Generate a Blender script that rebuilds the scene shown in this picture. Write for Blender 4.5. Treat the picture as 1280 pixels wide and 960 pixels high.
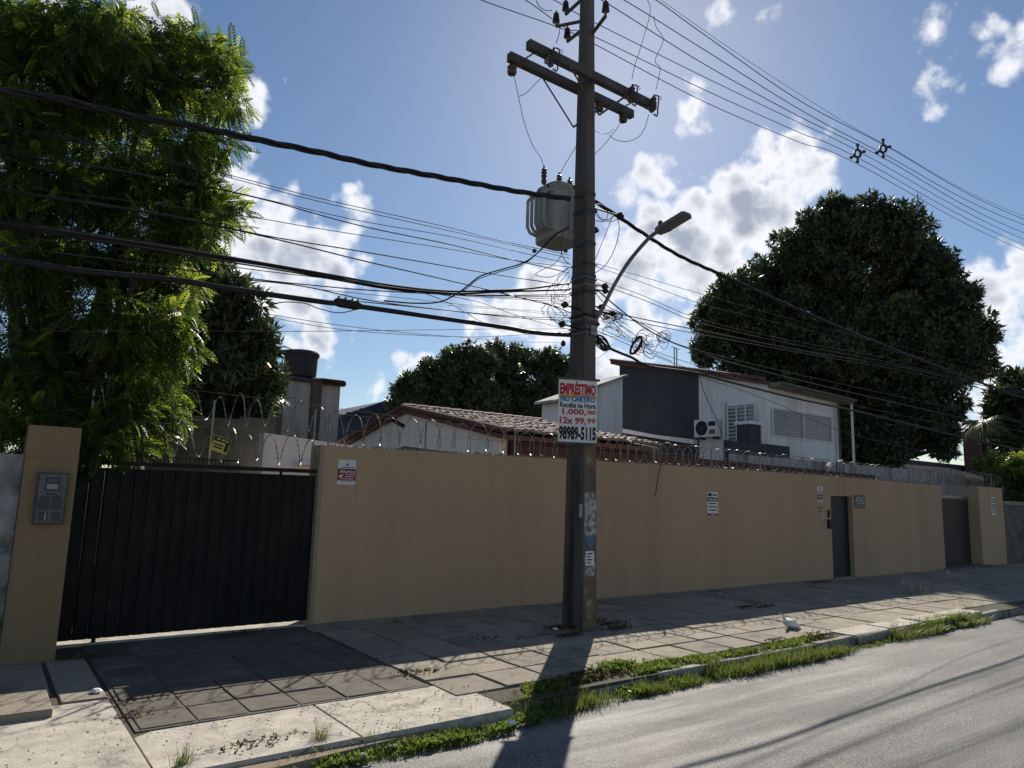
import bpy, math, random
import numpy as np
from mathutils import Vector
random.seed(7); RNG = np.random.default_rng(7)
for o in list(bpy.data.objects): bpy.data.objects.remove(o)
scn = bpy.context.scene
COL = scn.collection

# ------------------------------------------------------------------ camera
H = 1.8; F = 894.0
YAW, PITCH, ROLL = math.radians(-36.4), math.radians(8.7), math.radians(1.6)
def _rz(a): c, s = math.cos(a), math.sin(a); return np.array([[c,-s,0],[s,c,0],[0,0,1]])
def _rx(a): c, s = math.cos(a), math.sin(a); return np.array([[1,0,0],[0,c,-s],[0,s,c]])
RC = _rz(YAW) @ _rx(math.pi/2+PITCH) @ _rz(ROLL)
EYE = np.array([0, 0, H])
cam = bpy.data.cameras.new('camera'); camo = bpy.data.objects.new('camera', cam); COL.objects.link(camo)
from mathutils import Matrix
M = Matrix([[*RC[0], 0], [*RC[1], 0], [*RC[2], H], [0, 0, 0, 1]])
camo.matrix_world = M
cam.sensor_width = 36; cam.lens = F/1280*36; cam.clip_end = 3000; cam.clip_start = .05
scn.camera = camo
def ray(x, y): return RC @ np.array([(x-640)/F, -(y-480)/F, -1.0])
def atz(x, y, z=0): d = ray(x, y); return EYE + d*((z-H)/d[2])
def aty(x, y, Y): d = ray(x, y); return EYE + d*(Y/d[1])
def atx(x, y, X): d = ray(x, y); return EYE + d*(X/d[0])
def atd(x, y, D): d = ray(x, y); return EYE + d*(D/math.hypot(d[0], d[1]))
def metres(P, px): return px*abs(float((RC.T @ (np.array(P)-EYE))[2]))/F

# ------------------------------------------------------------------ light
SUN_EL = math.radians(34.3); SUN_AZ = math.radians(45.8)
SUN = np.array([math.sin(SUN_AZ)*math.cos(SUN_EL), math.cos(SUN_AZ)*math.cos(SUN_EL), math.sin(SUN_EL)])
sl = bpy.data.lights.new('sun', 'SUN'); sl.energy = 4.8; sl.angle = math.radians(.5); sl.color = (1, .93, .82)
so = bpy.data.objects.new('sun', sl); COL.objects.link(so)
so.rotation_euler = Vector(SUN).to_track_quat('Z', 'Y').to_euler()
scn.view_settings.view_transform = 'Standard'; scn.view_settings.look = 'None'
scn.view_settings.exposure = 0.38; scn.view_settings.gamma = 1
w = bpy.data.worlds.new('World'); scn.world = w; w.use_nodes = True
N = w.node_tree.nodes; L = w.node_tree.links
N.clear()
def nd(t, **k):
    n = N.new(t)
    for a, b in k.items(): setattr(n, a, b)
    return n
sky = nd('ShaderNodeTexSky', sky_type='NISHITA', sun_disc=False)
sky.sun_elevation = SUN_EL; sky.sun_rotation = SUN_AZ; sky.air_density = 1.0; sky.dust_density = .24; sky.ozone_density = 2.5
def math_n(op, a, b=None, c=None, clamp=False):
    n = nd('ShaderNodeMath', operation=op); n.use_clamp = clamp
    for i, v in enumerate((a, b, c)):
        if v is None: continue
        if isinstance(v, (int, float)): n.inputs[i].default_value = v
        else: L.new(v, n.inputs[i])
    return n.outputs[0]
def smooth(v, a, b):
    n = nd('ShaderNodeMapRange', interpolation_type='SMOOTHSTEP')
    L.new(v, n.inputs[0]); n.inputs[1].default_value = a; n.inputs[2].default_value = b
    return n.outputs[0]
tc = nd('ShaderNodeTexCoord'); nrm = nd('ShaderNodeVectorMath', operation='NORMALIZE'); L.new(tc.outputs['Generated'], nrm.inputs[0])
def noise(vec, s, det=6, ro=.6, lac=2.0):
    n = nd('ShaderNodeTexNoise'); n.inputs['Scale'].default_value = s; n.inputs['Detail'].default_value = det
    n.inputs['Roughness'].default_value = ro; n.inputs['Lacunarity'].default_value = lac; L.new(vec, n.inputs['Vector']); return n
nw = noise(nrm.outputs[0], 14, 3)
off = nd('ShaderNodeVectorMath', operation='SUBTRACT'); L.new(nw.outputs['Color'], off.inputs[0]); off.inputs[1].default_value = (.5, .5, .5)
sc = nd('ShaderNodeVectorMath', operation='SCALE'); L.new(off.outputs[0], sc.inputs[0]); sc.inputs['Scale'].default_value = .055
dirw = nd('ShaderNodeVectorMath', operation='ADD'); L.new(nrm.outputs[0], dirw.inputs[0]); L.new(sc.outputs[0], dirw.inputs[1])
CL = [(185,2,52,1),(280,75,36,1),(300,112,36,1),(300,225,52,.8),(370,238,34,.55),(455,268,32,.7),(330,315,72,1.2),(395,325,62,1.1),
 (440,345,36,.8),(350,385,62,1.1),(395,425,34,1),(515,461,30,1),(482,492,20,.9),(610,400,50,1.1),(670,392,62,1.2),(610,440,40,1),(735,400,60,1.1),
 (800,335,70,1.1),(822,250,50,1.15),(985,210,56,1.2),(940,265,70,1.3),(900,320,80,1.3),(850,300,66,1.3),(800,390,60,1),(765,470,44,1),(740,470,40,1),
 (868,132,32,.62),(950,38,30,.38),(905,20,24,.3),(1190,20,50,.6),(1265,72,42,.75),(1220,102,26,.55),(1165,25,40,.45),(1250,375,66,1.1),(1275,330,36,.9),
 (1285,430,60,1),(1215,500,50,.9),(1150,120,24,.35),(1010,60,20,.3), (60,5,60,.9)]
fld = None
for (x, y, r, k) in CL:
    c = ray(x, y); c /= np.linalg.norm(c)
    d = nd('ShaderNodeVectorMath', operation='DISTANCE'); L.new(dirw.outputs[0], d.inputs[0]); d.inputs[1].default_value = tuple(c)
    rr = r/F*.93*(1/math.sqrt(1+((x-640)**2+(y-480)**2)/F**2))
    v = math_n('MULTIPLY_ADD', d.outputs['Value'], -k/rr*.72, k)
    fld = v if fld is None else math_n('SMOOTH_MAX', fld, v, .25)
# the rest of the sky carries the same scattered cumulus
fwd = ray(640, 480); fwd /= np.linalg.norm(fwd)
dt = nd('ShaderNodeVectorMath', operation='DOT_PRODUCT'); L.new(nrm.outputs[0], dt.inputs[0]); dt.inputs[1].default_value = tuple(fwd)
outm = smooth(dt.outputs['Value'], .80, .70)
nb = noise(dirw.outputs[0], 3.2, 2)
outf = math_n('MULTIPLY', math_n('MULTIPLY_ADD', nb.outputs['Fac'], 6.0, -3.35), outm)
outf = math_n('ADD', outf, math_n('MULTIPLY_ADD', outm, 3.0, -3.0))
fld = math_n('MAXIMUM', fld, outf)
nf = noise(nrm.outputs[0], 16, 10, .62)
nf2 = noise(nrm.outputs[0], 60, 6, .6)
f2 = math_n('ADD', fld, math_n('MULTIPLY_ADD', nf.outputs['Fac'], 1.2, -.6))
def vor(vec, s_):
    n = nd('ShaderNodeTexVoronoi', feature='F1'); n.inputs['Scale'].default_value = s_
    n.inputs['Detail'].default_value = 1; n.inputs['Roughness'].default_value = .55; L.new(vec, n.inputs['Vector']); return n.outputs['Distance']
off2 = nd('ShaderNodeVectorMath', operation='SCALE'); L.new(off.outputs[0], off2.inputs[0]); off2.inputs['Scale'].default_value = .03
dv = nd('ShaderNodeVectorMath', operation='ADD'); L.new(nrm.outputs[0], dv.inputs[0]); L.new(off2.outputs[0], dv.inputs[1])
bil = vor(dv.outputs[0], 20)
f2 = math_n('ADD', f2, math_n('MULTIPLY_ADD', bil, -.9, .57))
f2 = math_n('ADD', f2, math_n('MULTIPLY_ADD', nf2.outputs['Fac'], .55, -.275))
mask = smooth(f2, .12, .64)
dens = smooth(math_n('ADD', f2, math_n('MULTIPLY_ADD', nb.outputs['Fac'], .6, -.3)), .42, 1.3)
ccol = nd('ShaderNodeMix', data_type='RGBA'); L.new(dens, ccol.inputs[0])
ccol.inputs[6].default_value = (12.0, 12.1, 12.5, 1); ccol.inputs[7].default_value = (4.6, 5.1, 6.2, 1)
mx = nd('ShaderNodeMix', data_type='RGBA'); L.new(math_n('MULTIPLY', mask, .94), mx.inputs[0]); 
hs = nd('ShaderNodeHueSaturation'); hs.inputs['Saturation'].default_value = 1.1; L.new(sky.outputs[0], hs.inputs['Color'])
L.new(hs.outputs[0], mx.inputs[6]); L.new(ccol.outputs[2], mx.inputs[7])
bg = nd('ShaderNodeBackground'); bg.inputs[1].default_value = .066; L.new(mx.outputs[2], bg.inputs[0])
wo = nd('ShaderNodeOutputWorld'); L.new(bg.outputs[0], wo.inputs[0])

# ------------------------------------------------------------------ materials
def mat(name, c1, c2=None, scale=3, rough=.85, bump=.3, bscale=40, c3=None, s3=.7, metal=0, spec=.3, rnd=0, streak=False, det=8, lo=.35, hi=.65, bd=.01, crack=None):
    m = bpy.data.materials.new(name); m.use_nodes = True
    n = m.node_tree.nodes; l = m.node_tree.links; b = n['Principled BSDF']
    b.inputs['Roughness'].default_value = rough; b.inputs['Metallic'].default_value = metal; b.inputs['Specular IOR Level'].default_value = spec
    geo = n.new('ShaderNodeNewGeometry'); vec = geo.outputs['Position']
    if streak:
        mp = n.new('ShaderNodeMapping'); mp.inputs['Scale'].default_value = (1, 1, .12); l.new(vec, mp.inputs[0]); svec = mp.outputs[0]
    else: svec = vec
    t = n.new('ShaderNodeTexNoise'); t.inputs['Scale'].default_value = scale; t.inputs['Detail'].default_value = det; t.inputs['Roughness'].default_value = .65; l.new(svec, t.inputs['Vector'])
    r = n.new('ShaderNodeMapRange'); r.inputs[1].default_value = lo; r.inputs[2].default_value = hi; l.new(t.outputs['Fac'], r.inputs[0])
    mix = n.new('ShaderNodeMix'); mix.data_type = 'RGBA'; l.new(r.outputs[0], mix.inputs[0])
    mix.inputs[6].default_value = (*c1, 1); mix.inputs[7].default_value = (*(c2 or c1), 1); out = mix.outputs[2]
    if c3:
        t3 = n.new('ShaderNodeTexNoise'); t3.inputs['Scale'].default_value = s3; t3.inputs['Detail'].default_value = 6; t3.inputs['Roughness'].default_value = .7
        l.new(svec, t3.inputs['Vector'])
        r3 = n.new('ShaderNodeMapRange'); r3.inputs[1].default_value = .52; r3.inputs[2].default_value = .68; l.new(t3.outputs['Fac'], r3.inputs[0])
        m3 = n.new('ShaderNodeMix'); m3.data_type = 'RGBA'; l.new(r3.outputs[0], m3.inputs[0]); l.new(out, m3.inputs[6]); m3.inputs[7].default_value = (*c3, 1); out = m3.outputs[2]
    if crack:
        cs, cw, ck = crack
        wn = n.new('ShaderNodeTexNoise'); wn.inputs['Scale'].default_value = cs*2.5; wn.inputs['Detail'].default_value = 5; l.new(vec, wn.inputs['Vector'])
        wa = n.new('ShaderNodeVectorMath'); wa.operation = 'MULTIPLY_ADD'; l.new(wn.outputs['Color'], wa.inputs[0]); wa.inputs[1].default_value = (.5/cs,)*3; l.new(vec, wa.inputs[2])
        vo = n.new('ShaderNodeTexVoronoi'); vo.feature = 'DISTANCE_TO_EDGE'; vo.inputs['Scale'].default_value = cs; l.new(wa.outputs[0], vo.inputs['Vector'])
        cr = n.new('ShaderNodeMapRange'); cr.inputs[1].default_value = 0; cr.inputs[2].default_value = cw*cs; cr.inputs[3].default_value = ck; cr.inputs[4].default_value = 0; l.new(vo.outputs['Distance'], cr.inputs[0])
        gm = n.new('ShaderNodeTexNoise'); gm.inputs['Scale'].default_value = cs*.6; l.new(vec, gm.inputs['Vector'])
        gr = n.new('ShaderNodeMapRange'); gr.inputs[1].default_value = .45; gr.inputs[2].default_value = .6; l.new(gm.outputs['Fac'], gr.inputs[0])
        mu = n.new('ShaderNodeMath'); mu.operation = 'MULTIPLY'; l.new(cr.outputs[0], mu.inputs[0]); l.new(gr.outputs[0], mu.inputs[1])
        mc = n.new('ShaderNodeMix'); mc.data_type = 'RGBA'; l.new(mu.outputs[0], mc.inputs[0]); l.new(out, mc.inputs[6]); mc.inputs[7].default_value = (.05, .045, .038, 1); out = mc.outputs[2]
    if rnd:
        oi = n.new('ShaderNodeObjectInfo'); hv = n.new('ShaderNodeHueSaturation'); mr = n.new('ShaderNodeMapRange')
        mr.inputs[3].default_value = 1-rnd; mr.inputs[4].default_value = 1+rnd; l.new(oi.outputs['Random'], mr.inputs[0]); l.new(mr.outputs[0], hv.inputs['Value'])
        l.new(out, hv.inputs['Color']); out = hv.outputs[0]
    l.new(out, b.inputs['Base Color'])
    if bump:
        tb = n.new('ShaderNodeTexNoise'); tb.inputs['Scale'].default_value = bscale; tb.inputs['Detail'].default_value = 6; l.new(vec, tb.inputs['Vector'])
        bp = n.new('ShaderNodeBump'); bp.inputs['Strength'].default_value = bump; bp.inputs['Distance'].default_value = bd; l.new(tb.outputs['Fac'], bp.inputs['Height']); l.new(bp.outputs[0], b.inputs['Normal'])
    return m
def leafmat(name, c, trans, tcol, rough=.45, spec=.35):
    m = bpy.data.materials.new(name); m.use_nodes = True
    n = m.node_tree.nodes; l = m.node_tree.links; b = n['Principled BSDF']
    b.inputs['Roughness'].default_value = rough; b.inputs['Specular IOR Level'].default_value = spec
    geo = n.new('ShaderNodeNewGeometry'); t = n.new('ShaderNodeTexNoise'); t.inputs['Scale'].default_value = 1.6; t.inputs['Detail'].default_value = 3; l.new(geo.outputs['Position'], t.inputs['Vector'])
    mr = n.new('ShaderNodeMapRange'); mr.inputs[1].default_value = .3; mr.inputs[2].default_value = .7; mr.inputs[3].default_value = .6; mr.inputs[4].default_value = 1.35; l.new(t.outputs['Fac'], mr.inputs[0])
    hv = n.new('ShaderNodeHueSaturation'); hv.inputs['Color'].default_value = (*c, 1); l.new(mr.outputs[0], hv.inputs['Value']); l.new(hv.outputs[0], b.inputs['Base Color'])
    tr = n.new('ShaderNodeBsdfTranslucent'); tr.inputs[0].default_value = (*tcol, 1)
    mx = n.new('ShaderNodeMixShader'); mx.inputs[0].default_value = trans; l.new(b.outputs[0], mx.inputs[1]); l.new(tr.outputs[0], mx.inputs[2])
    l.new(mx.outputs[0], n['Material Output'].inputs[0]); return m
MT = dict(
 wall=mat('beige_render', (.50,.335,.205), (.45,.305,.185), 1.2, .9, .25, 60, c3=(.40,.27,.165), s3=.55, streak=True, crack=(.35, .004, .35)),
 wallend=mat('beige_render_edge', (.38,.27,.19), (.32,.235,.165), 1.5, .9, .25, 60),  # wall render darkened, shade of the end face and reveal in its colour
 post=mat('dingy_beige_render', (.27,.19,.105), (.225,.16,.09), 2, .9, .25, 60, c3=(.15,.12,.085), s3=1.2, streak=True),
 white=mat('white_paint', (.84,.82,.79), (.76,.74,.71), 1.5, .8, .15, 30, c3=(.56,.54,.5), s3=1, streak=True),
 oldwhite=mat('mouldy_white_render', (.40,.40,.39), (.2,.2,.19), 3, .9, .4, 30, c3=(.1,.1,.09), s3=3.2),
 dark=mat('charcoal_paint', (.045,.05,.058), (.062,.068,.076), 1.2, .8, .2, 30, streak=True),
 brown=mat('red_brown_wall', (.10,.055,.045), (.07,.04,.033), 3, .85, .3, 30),
 grimy=mat('grimy_cement', (.48,.45,.42), (.34,.32,.3), 2.2, .92, .4, 25, c3=(.06,.056,.052), s3=1.1, streak=True),
 mossy=mat('mossy_cement', (.12,.115,.09), (.07,.07,.055), 3, .95, .5, 20, c3=(.03,.03,.026), s3=2),
 greywall=mat('grey_cement_wall', (.17,.15,.125), (.11,.1,.085), 2.5, .9, .4, 25, c3=(.06,.056,.048), s3=1.8),
 asbestos=mat('dark_tank_cement', (.06,.057,.056), (.04,.038,.037), 4, .85, .3, 30, streak=True),
 blueroof=mat('slate_blue_sheet', (.06,.075,.11), (.05,.062,.09), 2, .7, .1),
 tile=mat('clay_roof_tile', (.36,.285,.23), (.2,.14,.11), 5, .85, .4, 40, c3=(.1,.07,.055), s3=3, rnd=.2),
 redtile=mat('red_ridge_tile', (.16,.085,.07), (.11,.06,.052), 5, .8, .3, 40),
 gate=mat('black_gate_paint', (.008,.008,.009), (.012,.011,.011), 3, .62, .15, 30, spec=.2, rnd=.12, c3=(.024,.021,.018), s3=1.3),
 door=mat('dark_green_door_paint', (.02,.03,.03), (.028,.038,.037), 3, .5, .1),
 browngate=mat('dark_brown_gate_paint', (.035,.025,.023), (.05,.035,.03), 3, .6, .2),
 steel=mat('galvanised_steel', (.3,.3,.29), (.2,.19,.17), 8, .45, .1, metal=.8),
 wire=mat('razor_wire_steel', (.34,.33,.31), (.2,.17,.13), 12, .45, 0, metal=.45),
 spike=mat('wall_spike_metal', (.32,.31,.28), (.12,.11,.09), 20, .5, 0, metal=.3),
 cable=mat('black_cable_sheath', (.012,.012,.013), (.02,.02,.02), 6, .6, 0),
 cablegrey=mat('weathered_cable_sheath', (.035,.035,.038), (.06,.06,.062), 6, .6, 0),
 alu=mat('aluminium_conductor', (.07,.07,.075), (.1,.1,.1), 6, .5, 0, metal=.5),
 pole=mat('sooty_pole_concrete', (.14,.12,.108), (.085,.074,.068), 4, .92, .5, 35, c3=(.025,.024,.024), s3=2, streak=True),
 timber=mat('grey_crossarm', (.1,.095,.09), (.07,.066,.062), 5, .85, .3, 30, streak=False),
 porc=mat('brown_porcelain', (.05,.035,.03), (.07,.05,.045), 5, .25, 0, spec=.5),
 trafo=mat('grey_transformer_paint', (.36,.36,.33), (.3,.3,.27), 4, .55, .1, c3=(.2,.18,.15), s3=3),
 lampg=mat('lamp_grey_metal', (.2,.2,.2), (.15,.15,.15), 6, .5, .1, metal=.4),
 asphalt=None, 
 conc=mat('pale_concrete', (.54,.49,.41), (.36,.33,.28), 5, .92, .6, 45, c3=(.25,.23,.2), s3=2.6, rnd=.05, crack=(1.3, .012, .8)),  # paler beige concrete of the apron, ramp and sill
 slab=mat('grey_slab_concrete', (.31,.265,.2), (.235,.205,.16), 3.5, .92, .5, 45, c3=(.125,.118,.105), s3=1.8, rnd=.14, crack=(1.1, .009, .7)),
 darkpave=mat('tarred_dark_paver', (.135,.118,.095), (.085,.075,.062), 6, .9, .6, 60, c3=(.17,.15,.12), s3=2.5, rnd=.15),
 soil=mat('joint_soil', (.055,.048,.035), (.09,.075,.055), 9, .95, .6, 30),
 earth=mat('sandy_earth', (.3,.24,.165), (.2,.16,.11), 3, .95, .6, 20, c3=(.07,.08,.035), s3=1.5),  # sandy tone raised to bounce warm light onto the shaded wall
 kerb=mat('kerb_concrete', (.32,.3,.26), (.2,.19,.165), 6, .9, .6, 40, c3=(.08,.075,.06), s3=3),
 grey=mat('meter_box_plastic', (.13,.135,.14), (.1,.105,.11), 8, .5, .1), greydk=mat('meter_dark_plastic', (.05,.052,.055), None, 8, .4, .05),
 pale=mat('meter_pale_label', (.4,.4,.36), (.25,.25,.23), 30, .5, 0),
 paper=mat('white_sign_sheet', (.74,.74,.72), (.66,.66,.65), 6, .6, 0), ink=mat('black_ink', (.012,.012,.015), None, 3, .6, 0),
 red=mat('red_ink', (.52,.025,.03), (.42,.02,.025), 9, .6, 0), maroon=mat('maroon_ink', (.27,.03,.045), None, 3, .6, 0), blue=mat('blue_ink', (.02,.25,.55), (.02,.2,.45), 6, .6, 0),
 yellow=mat('yellow_sheet', (.62,.5,.1), (.5,.4,.09), 6, .6, 0), orange=mat('orange_ink', (.75,.33,.04), None, 6, .6, 0), green=mat('green_ink', (.02,.09,.06), None, 3, .6, 0), navy=mat('navy_enamel', (.008,.012,.018), None, 3, .35, 0),
 glass=mat('dusty_glass', (.09,.1,.11), (.16,.17,.18), 3, .12, 0, spec=.6), lightbar=mat('white_shutter_slat', (.5,.5,.49), (.42,.42,.41), 3, .6, 0),
 bag=mat('white_plastic_bag', (.8,.8,.8), (.7,.7,.7), 20, .4, .2), bark=mat('tree_bark', (.06,.045,.035), (.035,.028,.022), 8, .95, .8, 25),
 stain_white=mat('old_glue_and_paint', (.42,.41,.39), (.12,.11,.1), 14, .8, .3, 60, det=10, lo=.42, hi=.58),
 stain_rust=mat('rusty_ochre_stain', (.2,.13,.07), (.09,.07,.05), 12, .9, .4, 50, c3=(.3,.28,.24), s3=6),
 dry=mat('dead_leaf_litter', (.13,.075,.035), (.07,.045,.025), 8, .9, 0),
)
G = dict(
 n1=leafmat('neem_leaf', (.05,.082,.02), .45, (.15,.24,.028)), n2=leafmat('neem_leaf_sunlit', (.075,.12,.022), .55, (.42,.5,.05)), n3=leafmat('neem_leaf_old', (.025,.05,.014), .35, (.07,.14,.02)),  # brightest neem copy has sun shining through leaves put into its colour
 m1=leafmat('mango_leaf', (.075,.10,.05), .2, (.09,.13,.04), .4, .5), m2=leafmat('mango_leaf_light', (.10,.135,.06), .25, (.14,.2,.05), .4, .5), m3=leafmat('mango_leaf_dark', (.05,.068,.036), .15, (.03,.06,.015)),  # mango greens lifted to stand in for veiling glare
 brownl=leafmat('reddish_leaf', (.12,.06,.025), .3, (.25,.12,.04)),
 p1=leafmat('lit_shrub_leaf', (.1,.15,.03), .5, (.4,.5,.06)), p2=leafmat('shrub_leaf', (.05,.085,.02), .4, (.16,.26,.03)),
 g1=leafmat('grass_blade', (.09,.14,.028), .4, (.24,.34,.05)), g2=leafmat('dry_grass_blade', (.2,.17,.08), .35, (.34,.28,.1)), g3=leafmat('dark_grass_blade', (.05,.085,.02), .4, (.14,.22,.03)),
)
def asphalt():
    m = bpy.data.materials.new('worn_asphalt'); m.use_nodes = True
    n = m.node_tree.nodes; l = m.node_tree.links; b = n['Principled BSDF']; b.inputs['Roughness'].default_value = .72; b.inputs['Specular IOR Level'].default_value = .35
    geo = n.new('ShaderNodeNewGeometry'); P = geo.outputs['Position']
    def ns(s, d=6, mp=None, r=.6):
        t = n.new('ShaderNodeTexNoise'); t.inputs['Scale'].default_value = s; t.inputs['Detail'].default_value = d; t.inputs['Roughness'].default_value = r
        if mp: q = n.new('ShaderNodeMapping'); q.inputs['Scale'].default_value = mp; l.new(P, q.inputs[0]); l.new(q.outputs[0], t.inputs['Vector'])
        else: l.new(P, t.inputs['Vector'])
        return t.outputs['Fac']
    def mr(v, a, b_, c=0, d=1):
        q = n.new('ShaderNodeMapRange'); q.inputs[1].default_value = a; q.inputs[2].default_value = b_; q.inputs[3].default_value = c; q.inputs[4].default_value = d; l.new(v, q.inputs[0]); return q.outputs[0]
    def mix(f, a, b_):
        q = n.new('ShaderNodeMix'); q.data_type = 'RGBA'; l.new(f, q.inputs[0])
        for i, v in ((6, a), (7, b_)):
            if isinstance(v, tuple): q.inputs[i].default_value = (*v, 1)
            else: l.new(v, q.inputs[i])
        return q.outputs[2]
    c = mix(mr(ns(62, 3, None, .8), .40, .60), (.038,.037,.035), (.245,.237,.22))
    c = mix(mr(ns(14, 5), .45, .75, 0, .35), c, (.08,.078,.073))
    c = mix(mr(ns(150, 2), .62, .70, 0, .8), c, (.45,.43,.4))
    c = mix(mr(ns(.8, 5), .5, .72, 0, .4), c, (.2,.165,.15))
    c = mix(mr(ns(.35, 5), .48, .66, 0, .5), c, (.075,.073,.07))          # reddish worn patches
    c = mix(mr(ns(1.1, 7, (.25, 2.2, 1)), .52, .7, 0, .35), c, (.22,.235,.215))   # tyre-polished bands with sand
    c = mix(mr(ns(6, 8, (.5, 1.4, 1), .75), .6, .72, 0, .6), c, (.085,.083,.075))
    l.new(c, b.inputs['Base Color'])
    l.new(mr(ns(1.1, 7, (.25, 2.2, 1)), .4, .7, .8, .6), b.inputs['Roughness'])
    bp = n.new('ShaderNodeBump'); bp.inputs['Strength'].default_value = .7; bp.inputs['Distance'].default_value = .008; l.new(ns(90, 5), bp.inputs['Height'])
    bp2 = n.new('ShaderNodeBump'); bp2.inputs['Strength'].default_value = .5; bp2.inputs['Distance'].default_value = .03; l.new(ns(3, 6), bp2.inputs['Height']); l.new(bp.outputs[0], bp2.inputs['Normal'])
    l.new(bp2.outputs[0], b.inputs['Normal']); return m
MT['asphalt'] = asphalt()

# ------------------------------------------------------------------ helpers
def tag(o, label=None, cat=None, group=None, kind=None):
    for k, v in (('label', label), ('category', cat), ('group', group), ('kind', kind)):
        if v: o[k] = v
    return o
def empty(name, loc, label, cat, group=None, rz=0):
    o = bpy.data.objects.new(name, None); COL.objects.link(o); o.location = tuple(float(v) for v in loc); o.rotation_euler = (0, 0, rz); o.empty_display_size = .2
    o['_loc'] = 0; del o['_loc']
    return tag(o, label, cat, group)
class MB:
    def __init__(s): s.v = []; s.f = []; s.m = []; s.k = 0
    def add(s, vs, fs): b = len(s.v); s.v += [tuple(map(float, v)) for v in vs]; s.f += [tuple(b+i for i in f) for f in fs]; s.m += [s.k]*len(fs); return s
    def box(s, x0, x1, y0, y1, z0, z1, R=None, c=(0, 0, 0)):
        vs = [(x, y, z) for x in (x0, x1) for y in (y0, y1) for z in (z0, z1)]
        if R is not None: vs = [tuple(np.array(c)+R@(np.array(v)-c)) for v in vs]
        return s.add(vs, [(0,1,3,2),(4,6,7,5),(0,4,5,1),(2,3,7,6),(0,2,6,4),(1,5,7,3)])
    def bevbox(s, x0, x1, y0, y1, z0, z1, b):
        # box with bevelled top edges
        vs = [(x0,y0,z0),(x1,y0,z0),(x1,y1,z0),(x0,y1,z0),(x0,y0,z1-b),(x1,y0,z1-b),(x1,y1,z1-b),(x0,y1,z1-b),(x0+b,y0+b,z1),(x1-b,y0+b,z1),(x1-b,y1-b,z1),(x0+b,y1-b,z1)]
        return s.add(vs, [(0,1,5,4),(1,2,6,5),(2,3,7,6),(3,0,4,7),(4,5,9,8),(5,6,10,9),(6,7,11,10),(7,4,8,11),(8,9,10,11),(3,2,1,0)])
    def tube(s, pts, r, n=6, cap=True):
        pts = [np.array(p, float) for p in pts]; rs = r if hasattr(r, '__len__') else [r]*len(pts)
        vs = []; fs = []; prev = None
        for i, p in enumerate(pts):
            t = pts[min(i+1, len(pts)-1)]-pts[max(i-1, 0)]; t /= (np.linalg.norm(t)+1e-9)
            if prev is None:
                a = np.array([0, 0, 1.]) if abs(t[2]) < .9 else np.array([1., 0, 0])
            else: a = prev
            u = a-t*np.dot(a, t); u /= (np.linalg.norm(u)+1e-9); prev = u; q = np.cross(t, u)
            for k in range(n):
                g = 2*math.pi*k/n; vs.append(p+rs[i]*(math.cos(g)*u+math.sin(g)*q))
        for i in range(len(pts)-1):
            for k in range(n): fs.append((i*n+k, i*n+(k+1) % n, (i+1)*n+(k+1) % n, (i+1)*n+k))
        if cap: fs.append(tuple(range(n))[::-1]); fs.append(tuple((len(pts)-1)*n+k for k in range(n)))
        return s.add(vs, fs)
    def lathe(s, prof, c=(0, 0, 0), n=14, axis=2):
        vs = []; fs = []
        for (r, z) in prof:
            for k in range(n):
                g = 2*math.pi*k/n; p = [r*math.cos(g), r*math.sin(g), z]
                if axis == 0: p = [z, p[0], p[1]]
                if axis == 1: p = [p[0], z, p[1]]
                vs.append((p[0]+c[0], p[1]+c[1], p[2]+c[2]))
        for i in range(len(prof)-1):
            for k in range(n): fs.append((i*n+k, i*n+(k+1) % n, (i+1)*n+(k+1) % n, (i+1)*n+k))
        fs.append(tuple(range(n))[::-1]); fs.append(tuple((len(prof)-1)*n+k for k in range(n)))
        return s.add(vs, fs)
    def quad(s, a, b, c, d): return s.add([a, b, c, d], [(0, 1, 2, 3)])
    def mesh(s, name, mats, smooth=False):
        me = bpy.data.meshes.new(name); me.from_pydata(s.v, [], s.f)
        for m in (mats if isinstance(mats, (list, tuple)) else [mats]): me.materials.append(m)
        me.polygons.foreach_set('material_index', s.m)
        if smooth: me.polygons.foreach_set('use_smooth', [True]*len(s.f))
        me.update(); return me
    def build(s, name, mats, parent=None, smooth=False, loc=None):
        o = bpy.data.objects.new(name, s.mesh(name, mats, smooth)); COL.objects.link(o)
        if parent is not None: put(o, parent)
        if loc is not None: o.location = tuple(float(v) for v in loc)
        return o
def wmat(o):
    m = Matrix.LocRotScale(o.location, o.rotation_euler, o.scale)
    return (wmat(o.parent) @ o.matrix_parent_inverse @ m) if o.parent else m
def put(o, parent):         # parent while the mesh keeps the world coordinates it was written in
    o.parent = parent; o.matrix_parent_inverse = wmat(parent).inverted()
def npmesh(name, V, FQ, mats, mi=None, parent=None):
    me = bpy.data.meshes.new(name); nv = len(V); nf = len(FQ); k = FQ.shape[1]
    me.vertices.add(nv); me.vertices.foreach_set('co', V.astype(np.float32).ravel())
    me.loops.add(nf*k); me.loops.foreach_set('vertex_index', FQ.astype(np.int32).ravel())
    me.polygons.add(nf); me.polygons.foreach_set('loop_start', np.arange(0, nf*k, k, dtype=np.int32))
    for m in mats: me.materials.append(m)
    if mi is not None: me.polygons.foreach_set('material_index', mi.astype(np.int32))
    me.update(calc_edges=True); me.validate()
    o = bpy.data.objects.new(name, me); COL.objects.link(o)
    if parent is not None: put(o, parent)
    return o
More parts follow.
